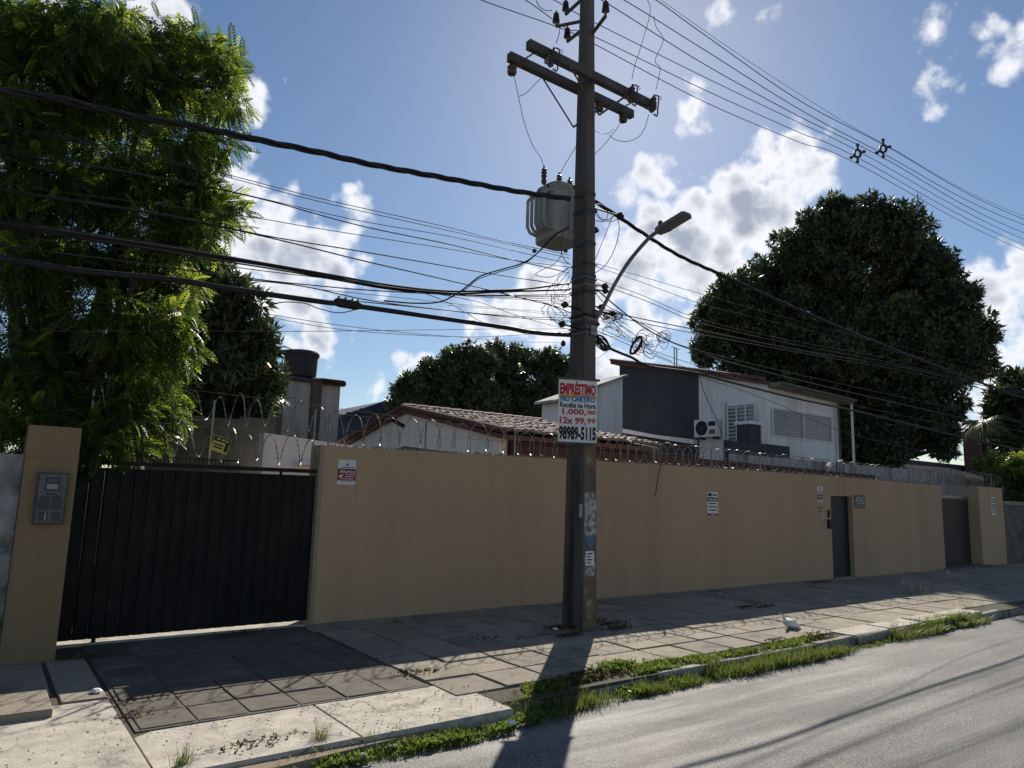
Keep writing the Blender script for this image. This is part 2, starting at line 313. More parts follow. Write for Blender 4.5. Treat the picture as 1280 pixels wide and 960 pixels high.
def instmesh(name, T, FQ, P, A, U, S, mats, mi, parent=None):
    """template T (n,3) placed at P with axis A (local x), up U, size S"""
    A = A/np.linalg.norm(A, axis=1, keepdims=True); Wv = np.cross(A, U); Wv /= (np.linalg.norm(Wv, axis=1, keepdims=True)+1e-9); Uv = np.cross(Wv, A)
    V = P[:, None]+S[:, None, None]*(T[None, :, 0:1]*A[:, None]+T[None, :, 1:2]*Wv[:, None]+T[None, :, 2:3]*Uv[:, None])
    n = len(T); FA = (FQ[None]+(np.arange(len(P))*n)[:, None, None]).reshape(-1, FQ.shape[1])
    return npmesh(name, V.reshape(-1, 3), FA, mats, np.repeat(mi, len(FQ)), parent)
def leaf_t(pairs, length, ll, lw, end=True, drop=.25):
    """pinnate leaf: leaflets as folded quads"""
    T = []; Fq = []
    def lf(base, d, l, w_):
        d = np.array(d, float); d /= np.linalg.norm(d); sd = np.cross(d, (0, 0, 1.)); sd /= np.linalg.norm(sd); b = len(T)
        T.extend([base, base+d*l*.45+sd*w_+np.array([0, 0, -.15*w_]), base+d*l+np.array([0, 0, -drop*l*.5]), base+d*l*.45-sd*w_+np.array([0, 0, -.15*w_])]); Fq.append((b, b+1, b+2, b+3))
    for i in range(pairs):
        t = (i+1)/(pairs+.5); base = np.array([t*length, 0, -drop*length*t*t]); k = 1-.35*abs(t-.45)*1.6
        for s in (-1, 1): lf(base, (.75, s, -.25), ll*k, lw)
    if end: lf(np.array([length, 0, -drop*length]), (1, 0, -.4), ll*.8, lw)
    return np.array(T), np.array(Fq)
def rosette_t(n, l, w_, drop=.35):
    T = []; Fq = []
    for i in range(n):
        g = 2*math.pi*i/n*1.0+.3*i; el = (.1 if i % 2 else -.35)
        d = np.array([.45+.3*(i % 3), math.cos(g), math.sin(g)]); d /= np.linalg.norm(d)
        sd = np.cross(d, (.3, .2, 1.)); sd /= np.linalg.norm(sd); b = len(T); k = l*(.8+.4*((i*37) % 10)/10)
        T += [np.zeros(3), d*k*.5+sd*w_, d*k+np.array([0, 0, 0]), d*k*.5-sd*w_]; Fq.append((b, b+1, b+2, b+3))
    return np.array(T), np.array(Fq)
def rdir(n):
    v = RNG.normal(size=(n, 3)); return v/np.linalg.norm(v, axis=1, keepdims=True)
def crown(name, clumps, n, tmpl, mats, wts, size, sub=10, subr=.42, shell=.55, droop=.5, parent=None, inner=.25):
    """leaves spread over small sub-clumps that cover each clump"""
    C = []; Rr = []
    for (c, r) in clumps:
        C.append(np.array(c)); Rr.append(r*.72)
        d = rdir(sub); d[:, 2] = d[:, 2]*.9+.08
        for q in d: C.append(np.array(c)+q*r*(.62+.25*random.random())); Rr.append(r*subr*(.7+.6*random.random()))
    C = np.array(C); Rr = np.array(Rr); pr = Rr**2; pr /= pr.sum()
    idx = RNG.choice(len(C), n, p=pr); d = rdir(n); rad = shell+(1.08-shell)*RNG.random(n)**.6
    inn = RNG.random(n) < inner; rad[inn] *= RNG.random(inn.sum())
    P = C[idx]+d*(Rr[idx]*rad)[:, None]*np.array([1, 1, .85])
    A = d+RNG.normal(size=(n, 3))*.45; A[:, 2] -= droop
    U = np.tile([0, 0, 1.], (n, 1))+RNG.normal(size=(n, 3))*.45
    S = size*(.65+.7*RNG.random(n)); mi = RNG.choice(len(mats), n, p=wts)
    return instmesh(name, tmpl[0], tmpl[1], P, A, U, S, mats, mi, parent)
def trunk(base, clumps, r, parent, fork=.45, every=1):
    c = np.mean([q[0] for q in clumps], axis=0); b = np.array(base, float); m = MB()
    top = b+(c-b)*fork; mid = (b+top)/2+np.array([.1, -.08, 0])*r*4
    m.tube([b-(0, 0, .2), b+(0, 0, .15), mid, top], [r*1.45, r*1.1, r*.9, r*.7], 10)
    m.build('trunk', MT['bark'], parent, True)
    for (q, rr) in clumps[::every]:
        q = np.array(q); k = MB(); h = (top+q)/2+np.array([0, 0, -.12*np.linalg.norm(q-top)])+RNG.normal(size=3)*.1
        k.tube([top-(0, 0, r*.8), h, q-(q-h)*.1], [r*.5, r*.3, r*.1], 6); k.build('branch', MT['bark'], parent, True)
def text_mesh(body, m, width, height, parent, origin, xdir, name='lettering', stroke=0.0, zdir=(0, 0, 1), nrm=None):
    cu = bpy.data.curves.new('lettering', 'FONT'); cu.body = body; cu.offset = stroke; cu.resolution_u = 2
    o = bpy.data.objects.new('lettering', cu); COL.objects.link(o)
    bpy.context.view_layer.update()
    me = bpy.data.meshes.new_from_object(o.evaluated_get(bpy.context.evaluated_depsgraph_get()))
    bpy.data.objects.remove(o); bpy.data.curves.remove(cu)
    n = len(me.vertices); co = np.zeros(n*3); me.vertices.foreach_get('co', co); co = co.reshape(-1, 3)
    lo = co.min(0); hi = co.max(0); k = (co-lo)/(hi-lo+1e-9)
    X = np.array(xdir, float); Z = np.array(zdir, float); Wd = np.array(origin)+k[:, :1]*width*X+k[:, 1:2]*height*Z
    me.vertices.foreach_set('co', Wd.ravel()); me.update(); me.name = name; me.materials.clear(); me.materials.append(m)
    q = bpy.data.objects.new(name, me); COL.objects.link(q)
    if parent is not None: put(q, parent)
    return q
def catmull(pts, k=8):
    P = [np.array(p, float) for p in pts]; P = [2*P[0]-P[1]]+P+[2*P[-1]-P[-2]]; out = []
    for i in range(1, len(P)-2):
        a, b, c, d = P[i-1:i+3]
        for j in range(k):
            t = j/k; out.append(.5*((2*b)+(c-a)*t+(2*a-5*b+4*c-d)*t*t+(3*b-a-3*c+d)*t**3))
    out.append(P[-2]); return out
def sheet(name, x0, x1, y0, y1, z, m, nx=1, ny=1, amp=0, kind='structure', th=.1):
    b = MB(); xs = np.linspace(x0, x1, nx+1); ys = np.linspace(y0, y1, ny+1)
    vs = [(x, y, z+(random.uniform(-amp, amp) if amp else 0)) for x in xs for y in ys]
    b.add(vs, [(i*(ny+1)+j, (i+1)*(ny+1)+j, (i+1)*(ny+1)+j+1, i*(ny+1)+j+1) for i in range(nx) for j in range(ny)])
    o = b.build(name, m, None, True); tag(o, kind=kind); return o

# ------------------------------------------------------------------ ground, road, pavement
sheet('ground', -400, 400, -400, 400, -.30, MT['earth'])
YK = 5.32        # kerb face
def kerb_y(x):   # the kerb drifts towards the camera on the left
    return YK-.30*max(0, min(1, (4.6-x)/3.2))
b = MB(); xs = list(np.arange(-60, 140, 1.0))
vs = []; 
for x in xs: vs += [(x, kerb_y(x)-.005+.03*math.sin(x*3.1), -.128), (x, 1.0, -.105), (x, -3.6, -.13)]
fs = []
for i in range(len(xs)-1): fs += [(3*i+1, 3*i+4, 3*i+3, 3*i), (3*i+2, 3*i+5, 3*i+4, 3*i+1)]
b.add(vs, fs); tag(b.build('road', MT['asphalt'], None, True), kind='structure')
b = MB(); b.box(-60, 140, -9, -3.6, -.29, 0); tag(b.build('far_pavement', MT['conc']), kind='structure')
b = MB(); b.box(-60, 140, 5.345, 40, -.29, -.018); pav = tag(b.build('pavement', MT['soil']), kind='structure')
b = MB(); xx = list(np.linspace(-60, 1, 8))+list(np.linspace(1.3, 4.6, 12)); vs = []
for x in xx: yk = kerb_y(x)-.10*max(0, min(1, (3.9-x)/.6)); vs += [(x, yk, -.2), (x, yk+.05, -.05), (x, 5.343, -.03)]
b.add(vs, [(3*i+j, 3*i+3+j, 3*i+4+j, 3*i+1+j) for i in range(len(xx)-1) for j in range(2)]); b.build('pavement_edge', MT['earth'], pav)
b = MB(); b.box(1.15, 3.64, 6.1, 9.5, -.1, -.007); b.build('driveway_bed', MT['darkpave'], pav)
sheet('yard', -60, 140, 9.75, 300, -.02, MT['earth'])

def slabs(name, x0, x1, y0, y1, nx, ny, m, gap=.014, top=0.0, jit=.006, skew=None, skip=0, shear=0, stagger=0):
    px = (x1-x0)/nx; py = (y1-y0)/ny; meshes = []
    for v in range(5):
        q = MB(); c = [random.uniform(-.012, .012)*1 for _ in range(4)]
        q.bevbox(-px/2+gap+abs(c[0]), px/2-gap-abs(c[1]), -py/2+gap+abs(c[2]), py/2-gap-abs(c[3]), -.12, 0, .008); meshes.append(q.mesh(name, m))
    for i in range(nx):
        for j in range(ny):
            if random.random() < skip: continue
            o = bpy.data.objects.new(name, random.choice(meshes)); COL.objects.link(o)
            X = x0+(i+.5)*px; Y = y0+(j+.5)*py
            o.location = (X+shear*(Y-y0)+(stagger*px if j % 2 else 0), Y, top+random.uniform(-jit, jit)); o.rotation_euler = (random.uniform(-.006, .006), random.uniform(-.008, .008), random.uniform(-.008, .008)-shear*.6)
            put0(o)
def put0(o): o.parent = pav
# left concrete apron in front of the neighbour and the post
slabs('concrete_slab', -1.6, 1.13, 5.12, 7.12, 2, 1, MT['conc'], jit=.002)
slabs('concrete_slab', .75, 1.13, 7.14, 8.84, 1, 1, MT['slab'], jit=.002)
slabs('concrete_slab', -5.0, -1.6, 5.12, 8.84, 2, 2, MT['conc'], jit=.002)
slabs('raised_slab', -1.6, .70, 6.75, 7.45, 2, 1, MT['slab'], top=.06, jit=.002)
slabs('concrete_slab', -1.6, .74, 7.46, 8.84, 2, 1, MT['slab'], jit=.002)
# dark pavers of the driveway, pale ramp below them
slabs('dark_paver', 1.17, 3.62, 6.12, 9.48, 6, 8, MT['darkpave'], gap=.004, jit=.005)
slabs('ramp_slab', 1.12, 3.9, 5.13, 6.11, 2, 1, MT['conc'], gap=.0, top=-.012, jit=.003)
# grey pavers along the wall
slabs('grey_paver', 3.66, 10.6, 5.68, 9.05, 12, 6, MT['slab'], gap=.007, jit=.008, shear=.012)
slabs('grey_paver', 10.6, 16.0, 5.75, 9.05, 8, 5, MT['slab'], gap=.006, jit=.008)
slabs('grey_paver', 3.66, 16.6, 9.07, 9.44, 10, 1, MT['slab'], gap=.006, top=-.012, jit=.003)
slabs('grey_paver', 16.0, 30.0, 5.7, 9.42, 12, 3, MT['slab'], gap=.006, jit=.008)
slabs('broken_slab', 9.9, 14.2, 5.36, 5.78, 4, 1, MT['conc'], gap=.02, top=.012, jit=.01)
# kerb stones, worn and uneven
q = 0
ks = []
for v in range(4):
    m = MB(); m.bevbox(-.48, .48, -.065, .065, -.3, 0, .02); ks.append(m.mesh('kerb_stone', MT['kerb']))
x = 3.9
while x < 42:
    o = bpy.data.objects.new('kerb_stone', random.choice(ks)); COL.objects.link(o); o.parent = pav
    o.location = (x+.5, kerb_y(x)+.075, -.005+random.uniform(-.035, .008)-(.06 if x < 4.5 else .03 if x < 5.6 else 0)); o.rotation_euler = (random.uniform(-.07, .03), random.uniform(-.02, .02), random.uniform(-.02, .02)+(.05 if x < 4.6 else 0)); o.scale = (random.uniform(.85, 1.0), 1, 1)
    x += 1.0
# broken kerb pieces and rubble by the ramp
for i in range(46):
    X = random.uniform(1.4, 4.3); s_ = random.uniform(.01, .035)
    m = MB(); R_ = _rz(random.random()*6)
    m.lathe([(s_*.5, -s_*.4), (s_, -s_*.1), (s_*.9, s_*.3), (s_*.4, s_*.5)], (0, 0, 0), 6); o = m.build('rubble_stone', MT['kerb'], pav, loc=(X, kerb_y(X)+random.uniform(-.16, .05), -.085+s_*.3)); o.parent = pav; o.matrix_parent_inverse = Matrix()

# ------------------------------------------------------------------ the long boundary wall
W = 9.45; WT = .18
def top(x): return 2.375+.055*math.sin(min(1, (x-3.8)/18.8)*math.pi)+(-.0)
wallroot = empty('boundary_wall', (13, W, 0), 'long beige rendered wall along the pavement between the two vehicle gates', 'wall')
def wallseg(name, x0, x1, y0, y1, zf, m, z0=-.1, parent=None, n=12):
    b = MB(); xs = np.linspace(x0, x1, n+1); vs = []
    for x in xs:
        t = zf(x) if callable(zf) else zf
        vs += [(x, y0, z0), (x, y0, t), (x, y1, t), (x, y1, z0)]
    fs = []
    for i in range(n):
        for k in range(4): fs.append((4*i+k, 4*i+(k+1) % 4, 4*i+4+(k+1) % 4, 4*i+4+k)[::-1])
    fs += [(0, 1, 2, 3)[::-1], (4*n, 4*n+1, 4*n+2, 4*n+3)]
    b.add(vs, fs); return b.build(name, m, parent)
DX0, DX1 = 16.62, 17.62
wallseg('wall_panel', 3.80, DX0, W, W+WT, top, MT['wall'], parent=wallroot, n=30)
wallseg('wall_panel', DX1, 22.6, W, W+WT, top, MT['wall'], parent=wallroot, n=14)
wallseg('lintel', DX0, DX1, W, W+WT, top, MT['wall'], z0=1.96, parent=wallroot, n=2)
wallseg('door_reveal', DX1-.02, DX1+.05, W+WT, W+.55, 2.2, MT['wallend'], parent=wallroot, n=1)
# expansion joint and plinth line near the gate
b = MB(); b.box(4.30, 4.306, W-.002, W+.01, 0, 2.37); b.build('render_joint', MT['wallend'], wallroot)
# gate pillar end
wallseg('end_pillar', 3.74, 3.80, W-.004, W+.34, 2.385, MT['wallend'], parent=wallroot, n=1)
# mortar fillet on the ground at the wall base
b = MB()
for i in range(60):
    x = 3.8+i*.215
    b.box(x, x+.22, W-.05-random.random()*.03, W-.001, -.1, .012+random.random()*.012)
b.build('base_fillet', MT['slab'], wallroot)
# spikes bedded on top
def spikes(x0, x1, y, zf, n, parent):
    b = MB()
    for i in range(n):
        x = random.uniform(x0, x1); h = random.uniform(.02, .06); a = random.uniform(-.02, .02); yy = y+random.uniform(-.07, .07); w_ = random.uniform(.004, .012)
        z = zf(x) if callable(zf) else zf
        b.add([(x-w_, yy, z-.01), (x+w_, yy-.005, z-.01), (x+w_*.2, yy+.012, z-.01), (x+a, yy+a, z+h)], [(0, 1, 3), (1, 2, 3), (2, 0, 3)])
    o = b.build('spikes', MT['spike'], parent); o['kind'] = 'stuff'; return o
spikes(3.85, 22.55, W+.09, top, 1700, wallroot)

# door in the wall
dr = empty('steel_door', (17.1, W+.16, 0), 'narrow dark green steel door set in the beige wall by the house number', 'door')
for i in range(7): m = MB(); x = DX0+.02+i*.139; m.bevbox(x, x+.133, W+.14, W+.17, .03, 1.93, .004); m.build('panel', MT['door'], dr)
m = MB(); m.box(DX0, DX0+.018, W+.11, W+.178, 0, 1.958); m.box(DX1-.04, DX1-.022, W+.11, W+.178, 0, 1.958); m.box(DX0+.018, DX1-.04, W+.11, W+.178, 1.935, 1.958); m.build('frame', MT['door'], dr)
m = MB(); m.lathe([(.02, -.05), (.025, -.03), (.02, 0)], (DX0+.09, W+.14, 1.0), 10, 1); m.build('handle', MT['steel'], dr)
b = MB(); b.bevbox(DX0-.05, DX1+.05, W-.1, W+.14, -.1, .025, .01); b.build('threshold', MT['slab'], wallroot)

# far vehicle gate and its post
pr = empty('gate_post', (26, W, 0), 'beige rendered gate post at the far right end of the wall', 'gate post')
wallseg('pillar', 25.15, 27.0, W-.02, W+.5, 2.42, MT['wall'], parent=pr, n=3)
spikes(25.2, 26.95, W+.2, 2.42, 200, pr)
fg = empty('vehicle_gate', (23.9, W+.3, 0), 'dark brown sheet metal gate between beige wall and far post', 'gate')
for i in range(8): m = MB(); x = 22.62+i*.316; m.bevbox(x, x+.308, W+.3, W+.33, .06, 2.0, .004); m.build('panel', MT['browngate'], fg)
m = MB(); m.box(22.6, 25.15, W+.27, W+.36, 2.04, 2.1); m.build('top_rail', MT['steel'], fg)
m = MB()
for i in range(42): x = 22.65+i*.059; m.tube([(x, W+.31, 2.1), (x, W+.31, 2.3), (x+.02, W+.31, 2.42)], .006, 4)
m.build('spear_row', MT['steel'], fg)['kind'] = 'stuff'
b = MB(); b.bevbox(22.5, 25.4, W-.25, W+.3, -.1, .04, .02); tag(b.build('gate_apron', MT['greywall']), kind='structure')
# neighbour's grey wall at the far right
nw_ = empty('cement_wall', (34, W, 0), 'low grey cement wall with a paler coping at the right edge', 'wall')
wallseg('wall_panel', 27.02, 46, W+.1, W+.3, 1.88, MT['greywall'], parent=nw_, n=6)
wallseg('coping', 27.02, 46, W+.05, W+.34, 2.0, MT['slab'], z0=1.88, parent=nw_, n=6)
# old white wall on the left
ow = wallseg('weathered_wall', -6, .375, 8.98, 9.2, 2.06, MT['oldwhite'], n=4); tag(ow, 'mould stained white wall at the left edge beside the meter post', 'wall')

# left post with meter
lp = empty('meter_post', (.6, 8.9, 0), 'tall beige gate post carrying the electricity meter box', 'gate post')
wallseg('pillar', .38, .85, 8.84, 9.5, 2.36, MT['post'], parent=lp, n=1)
m = MB(); m.box(.375, .855, 8.832, 8.9, 2.03, 2.045); m.build('render_band', MT['post'], lp)
mb = empty('meter_box', (.64, 8.8, 1.3), 'grey plastic electricity meter box fixed to the left post', 'meter box')
y = 8.838
m = MB(); m.box(.505, .775, y-.075, y, 1.36, 1.88); m.build('housing', MT['greydk'], mb)
m = MB(); m.box(.52, .76, y-.095, y-.076, 1.375, 1.865); m.build('cover', MT['grey'], mb)
m = MB(); m.box(.575, .70, y-.102, y-.096, 1.70, 1.835); m.build('window', MT['greydk'], mb)
m = MB(); m.box(.59, .685, y-.106, y-.1025, 1.715, 1.765); m.build('display', MT['pale'], mb)
m = MB(); m.box(.60, .675, y-.106, y-.1025, 1.785, 1.815); m.build('display', MT['grey'], mb)
for (a, c) in ((.535, .630), (.65, .745)):
    m = MB(); m.box(a, c, y-.101, y-.0955, 1.51, 1.60); m.lathe([(.0475, -.0055), (.0475, 0)], ((a+c)/2, y-.0957, 1.60), 16, 1); m.build('terminal_cover', MT['greydk'], mb)
    m = MB(); m.box(a+.01, c-.005, y-.101, y-.0955, 1.395, 1.485); m.build('recess', MT['greydk'], mb)
m = MB(); m.box(.598, .612, y-.109, y-.1015, 1.40, 1.475); m.build('seal', MT['pale'], mb)
m = MB(); m.box(.595, .685, y-.099, y-.0955, 1.655, 1.675); m.box(.61, .66, y-.099, y-.0955, 1.625, 1.64); m.build('latch', MT['greydk'], mb)

# ------------------------------------------------------------------ big black gate
GY = 9.55
g = empty('vehicle_gate', (2.3, GY, 0), 'wide black ribbed metal gate between meter post and beige wall', 'gate')
gm = []
x0, x1, n = .90, 3.74, 19; pw = (x1-x0)/n
for i in range(n):
    x = x0+i*pw; m = MB(); z1 = 1.965
    # trapezoid pan profile, one folded sheet
    pts = [(0, 0), (.010, -.0), (.022, -.014), (pw-.030, -.014), (pw-.018, 0), (pw-.001, 0)]
    z0_ = .05+(i/n)*.01
    vs = [(x+a, GY+c, z) for z in (z0_, z1) for a, c in pts]+[(x+a, GY+c+.004, z) for z in (z0_, z1) for a, c in pts]
    k = len(pts); fs = []
    for j in range(k-1): fs += [(j, j+1, k+j+1, k+j), (2*k+j+1, 2*k+j, 3*k+j, 3*k+j+1), (k+j, k+j+1, 3*k+j+1, 3*k+j), (j+1, j, 2*k+j, 2*k+j+1)]
    m.add(vs, fs); m.build('panel', MT['gate'], g)
m = MB(); m.box(.86, 3.74, GY-.03, GY+.05, 2.0, 2.05); m.build('top_rail', MT['gate'], g)
m = MB(); m.box(.86, 3.74, GY+.006, GY+.05, 1.93, 1.965); m.build('upper_frame', MT['gate'], g)
m = MB(); m.box(.86, 3.74, GY+.006, GY+.05, 0.07, .12); m.build('lower_frame', MT['gate'], g)
m = MB(); m.box(1.25, 1.29, GY-.02, GY+.03, .0, .09); m.build('ground_bolt', MT['gate'], g)
for x in (.9, 3.25): m = MB(); m.box(x, x+.03, GY+.01, GY+.04, 1.965, 2.0); m.build('spacer', MT['gate'], g)
m = MB()
for i in range(34): x = .92+i*.05; m.tube([(x, GY+.02, 2.05), (x, GY+.02, 2.11)], .006, 4)
m.box(.86, 2.7, GY+.0, GY+.03, 2.11, 2.125); m.build('comb', MT['gate'], g)['kind'] = 'stuff'
b = MB(); b.box(.86, 3.74, GY-.04, GY+.9, -.1, .012); b.build('sill', MT['conc'], pav)

# ------------------------------------------------------------------ razor wire
def coil(parent, x0, x1, y, z, r, pitch, wr=.0055, name='coil', loose=.15, taper=None, zf=None, dip=0):
    b = MB(); pts = []; a = 0; x = x0; ph = random.random()*6
    while x < x1:
        p = pitch(x) if callable(pitch) else pitch
        rr = r*(1+loose*.35*math.sin(a*.37+ph)); zz = (zf(x) if zf else 0)+z
        pts.append((x+.035*math.sin(a*.23)+math.cos(a)*p*.12, y+rr*math.cos(a)*.9, zz+rr*math.sin(a)+.012*math.sin(a*.5)))
        a += 2*math.pi/18; x += p/18
    b.tube(pts, wr, 4, False)
    for i in range(0, len(pts)-1, 1):
        p = np.array(pts[i]); t = np.array(pts[i+1])-p; L_ = np.linalg.norm(t); t /= L_
        u = np.cross(t, RNG.normal(size=3)); u /= np.linalg.norm(u)
        b.add([p-t*.02+u*.012, p+t*.004+u*.001, p+t*.02+u*.012], [(0, 1, 2)]); b.add([p-t*.02-u*.012, p+t*.004-u*.001, p+t*.02-u*.012], [(0, 1, 2)])
    o = b.build(name, MT['wire'], parent); return o
def wpost(parent, x, y, z0, z1, lean=0):
    m = MB(); m.box(x-.012, x+.012, y-.003, y+.003, z0-.05, z1); m.box(x-.012, x-.008, y+.003, y+.018, z0-.05, z1); return m.build('post', MT['steel'], parent)
def hwire(parent, pts, r=.0025): m = MB(); m.tube(catmull(pts, 4), r, 4, False); return m.build('line_wire', MT['wire'], parent)
rw = empty('razor_wire', (13, W+.09, 2.42), 'coiled razor wire on posts along the top of the long beige wall', 'razor wire')
def pit(x): return .31 if x < 7.2 else (.28 if x < 8.6 else .22 if x < 15 else .32)
coil(rw, 3.85, 7.0, W+.09, .27, .22, pit, zf=top); coil(rw, 6.95, 13.5, W+.09, .235, .2, pit, zf=top); coil(rw, 13.45, 22.6, W+.09, .225, .19, pit, zf=top)
for x in (3.9, 5.45, 7.15, 8.85, 10.55, 12.3, 14.0, 15.7, 17.4, 19.2, 21.0, 22.5): wpost(rw, x, W+.12, top(x), top(x)+(.47 if x < 10 else .42))
hwire(rw, [(x, W+.11, top(x)+.46) for x in (3.9, 7.15, 10.55)]); hwire(rw, [(x, W+.11, top(x)+.24) for x in (3.9, 7.15, 10.55, 17.4, 22.5)])
rg = empty('razor_wire', (2.3, GY, 2.1), 'two loose rows of razor wire coils above the black ribbed gate', 'razor wire')
coil(rg, .95, 3.85, GY+.05, 2.77, .19, .27, .0042, loose=.5); coil(rg, .95, 3.75, GY+.03, 2.30, .19, .26, .0042, loose=.6)
for x in (1.0, 2.35, 3.70): wpost(rg, x, GY+.06, 2.05, 2.88)
hwire(rg, [(.9, GY+.05, 2.99), (2.3, GY+.05, 2.975), (3.9, W+.11, 2.93), (5.45, W+.11, 2.87)]); hwire(rg, [(.9, GY+.05, 2.55), (2.3, GY+.05, 2.53), (3.8, GY+.05, 2.54)])
rh = empty('razor_wire', (24.8, W+.3, 2.4), 'razor wire above the dark brown gate and far post', 'razor wire')
coil(rh, 22.7, 27.2, W+.2, 2.68, .2, .27)
for x in (23.9, 25.3, 26.8): wpost(rh, x, W+.2, 2.35, 2.9)

# ------------------------------------------------------------------ signs
def board(name, label, cat, x0, x1, z0, z1, y, m, strips, texts=(), parent=None, tilt=0):
    t = empty(name, ((x0+x1)/2, y, z0), label, cat)
    b = MB(); b.box(x0, x1, y-.004, y, z0, z1); b.build('sheet', m, t)
    for i, (a, c, d, e, mm) in enumerate(strips):
        b = MB(); yy = y-.0055-.0004*i; w_, h_ = x1-x0, z1-z0
        b.box(x0+a*w_, x0+c*w_, yy, y-.0041, z0+d*h_, z0+e*h_); b.build('print', mm, t)
    for (s_, a, c, d, e, mm, st) in texts:
        w_, h_ = x1-x0, z1-z0
        text_mesh(s_, mm, (c-a)*w_, (e-d)*h_, t, (x0+a*w_, y-.0055-.0004*len(strips)-.001, z0+d*h_), (1, 0, 0), stroke=st)
    return t
def rows(z0, z1, n, mm, x0=.12, x1=.88):
    # lines of print too small to read
    o = []; h = (z1-z0)/n
    for i in range(n):
        x = x0
        while x < x1-.05:
            w_ = random.uniform(.06, .2); o.append((x, min(x+w_, x1), z0+i*h+h*.2, z0+i*h+h*.75, mm)); x += w_+.035
    return o
K = MT
s1 = board('alarm_sign', 'white and red alarm sign on the wall end beside the black gate', 'sign', 4.01, 4.275, 1.86, 2.20, W-.002, K['paper'],
      [(0, 1, .16, .61, K['maroon']), (0, 1, .61, .635, K['ink'])]+rows(.66, .73, 1, K['green'], .14, .9)+rows(.10, .135, 1, K['ink'], .2, .85)+rows(.38, .43, 1, K['paper'], .42, .95)+rows(.29, .36, 1, K['paper'], .42, .92)+rows(.2, .26, 1, K['paper'], .15, .85),
      [('Alarme', .08, .93, .46, .59, K['paper'], .02)])
m = MB(); c = (4.145, W-.0075, 2.135)
star = [(c[0]+(.023 if i % 2 == 0 else .013)*math.sin(i*math.pi/5), c[1], c[2]+(.023 if i % 2 == 0 else .013)*math.cos(i*math.pi/5)) for i in range(10)]
m.add(star+[(c[0], c[1], c[2])], [(i, (i+1) % 10, 10) for i in range(10)]); m.build('emblem', K['green'], s1)
m = MB(); m.box(4.03, 4.075, W-.009, W-.0075, 1.955, 1.985, _ry if False else None); m.box(4.06, 4.09, W-.009, W-.0075, 1.98, 2.0); m.build('camera_symbol', K['paper'], s1)
board('estate_agent_sign', 'small white printed sign on the middle of the beige wall', 'sign', 11.98, 12.31, 1.45, 1.94, W-.002, K['paper'],
      [(0, 1, .62, .78, K['ink']), (0, 1, 0.02, .13, K['maroon']), (.05, .42, .82, .96, K['navy'])]+rows(.65, .75, 1, K['paper'], .1, .95)+rows(.5, .58, 1, K['ink'])+rows(.36, .44, 1, K['navy'], .08, .95)+rows(.22, .31, 1, K['navy'])+rows(.05, .1, 1, K['paper'], .3, .8)+rows(.84, .94, 1, K['greydk'], .5, .95))
board('alarm_sign', 'small white and red alarm sign left of the green door', 'sign', 16.05, 16.27, 1.80, 2.17, W-.002, K['paper'],
      [(0, 1, .17, .6, K['maroon']), (.38, .6, .76, .95, K['green'])]+rows(.45, .58, 1, K['paper'])+rows(.3, .4, 1, K['paper'])+rows(.06, .12, 1, K['ink'])+rows(.65, .72, 1, K['ink']))
board('notice', 'faded brown notice below the small alarm sign', 'sign', 16.05, 16.28, 1.40, 1.70, W-.002, K['wall'], rows(.82, .98, 1, K['greydk'], .02, .95)+rows(.55, .66, 1, K['greydk'], .05, .6)+[(.6, 1, 0, .5, K['grimy'])])
board('post_sign', 'narrow pale notice on the far right gate post', 'sign', 26.05, 26.35, 1.55, 2.1, W-.022, K['paper'], rows(.1, .95, 6, K['greydk'], .1, .95)+[(0, 1, .78, .8, K['maroon'])])
hn = board('house_number', 'dark enamel plaque with house number right of the green door', 'house number', 17.70, 18.22, 1.68, 2.0, W-.002, K['navy'],
      [(.10, .90, .13, .18, K['pale'])], [('435', .1, .9, .26, .88, K['pale'], .035)])
it = empty('intercom', (16.5, W, 1.1), 'black door intercom with reader on the wall edge by green door', 'intercom')
m = MB(); m.bevbox(16.43, 16.56, W-.05, W-.001, 1.18, 1.40, .01); m.build('body', K['ink'], it)
m = MB(); m.bevbox(16.46, 16.52, W-.035, W-.001, 1.44, 1.62, .01); m.build('reader', K['ink'], it)
m = MB(); m.lathe([(.018, -.06), (.02, -.05)], (16.495, W, 1.35), 10, 1); m.build('lens', K['glass'], it)
# yellow warning sign wired to the coil
yp = aty(276, 556, GY-.18)
ys = empty('warning_sign', yp, 'tilted yellow warning sign hanging in the razor wire over the gate', 'sign')
ang = .28; R_ = np.array([[math.cos(ang), 0, math.sin(ang)], [0, 1, 0], [-math.sin(ang), 0, math.cos(ang)]])
def tb(x0, x1, z0, z1, yy, mm, nm):
    b = MB(); b.box(yp[0]+x0, yp[0]+x1, yp[1]+yy-.0018, yp[1]+yy, yp[2]+z0, yp[2]+z1, R_, yp); b.build(nm, mm, ys)
tb(-.105, .105, -.095, .095, 0, K['yellow'], 'sheet'); tb(-.1, .1, .03, .088, -.0022, K['ink'], 'print'); tb(.055, .095, -.075, .03, -.0024, K['ink'], 'symbol')
for z in (-.02, -.055): tb(-.08, .03, z, z+.02, -.0022, K['ink'], 'print')
for xx in (-.07, -.01, .04): tb(xx, xx+.04, .05, .07, -.0045, K['yellow'], 'print')

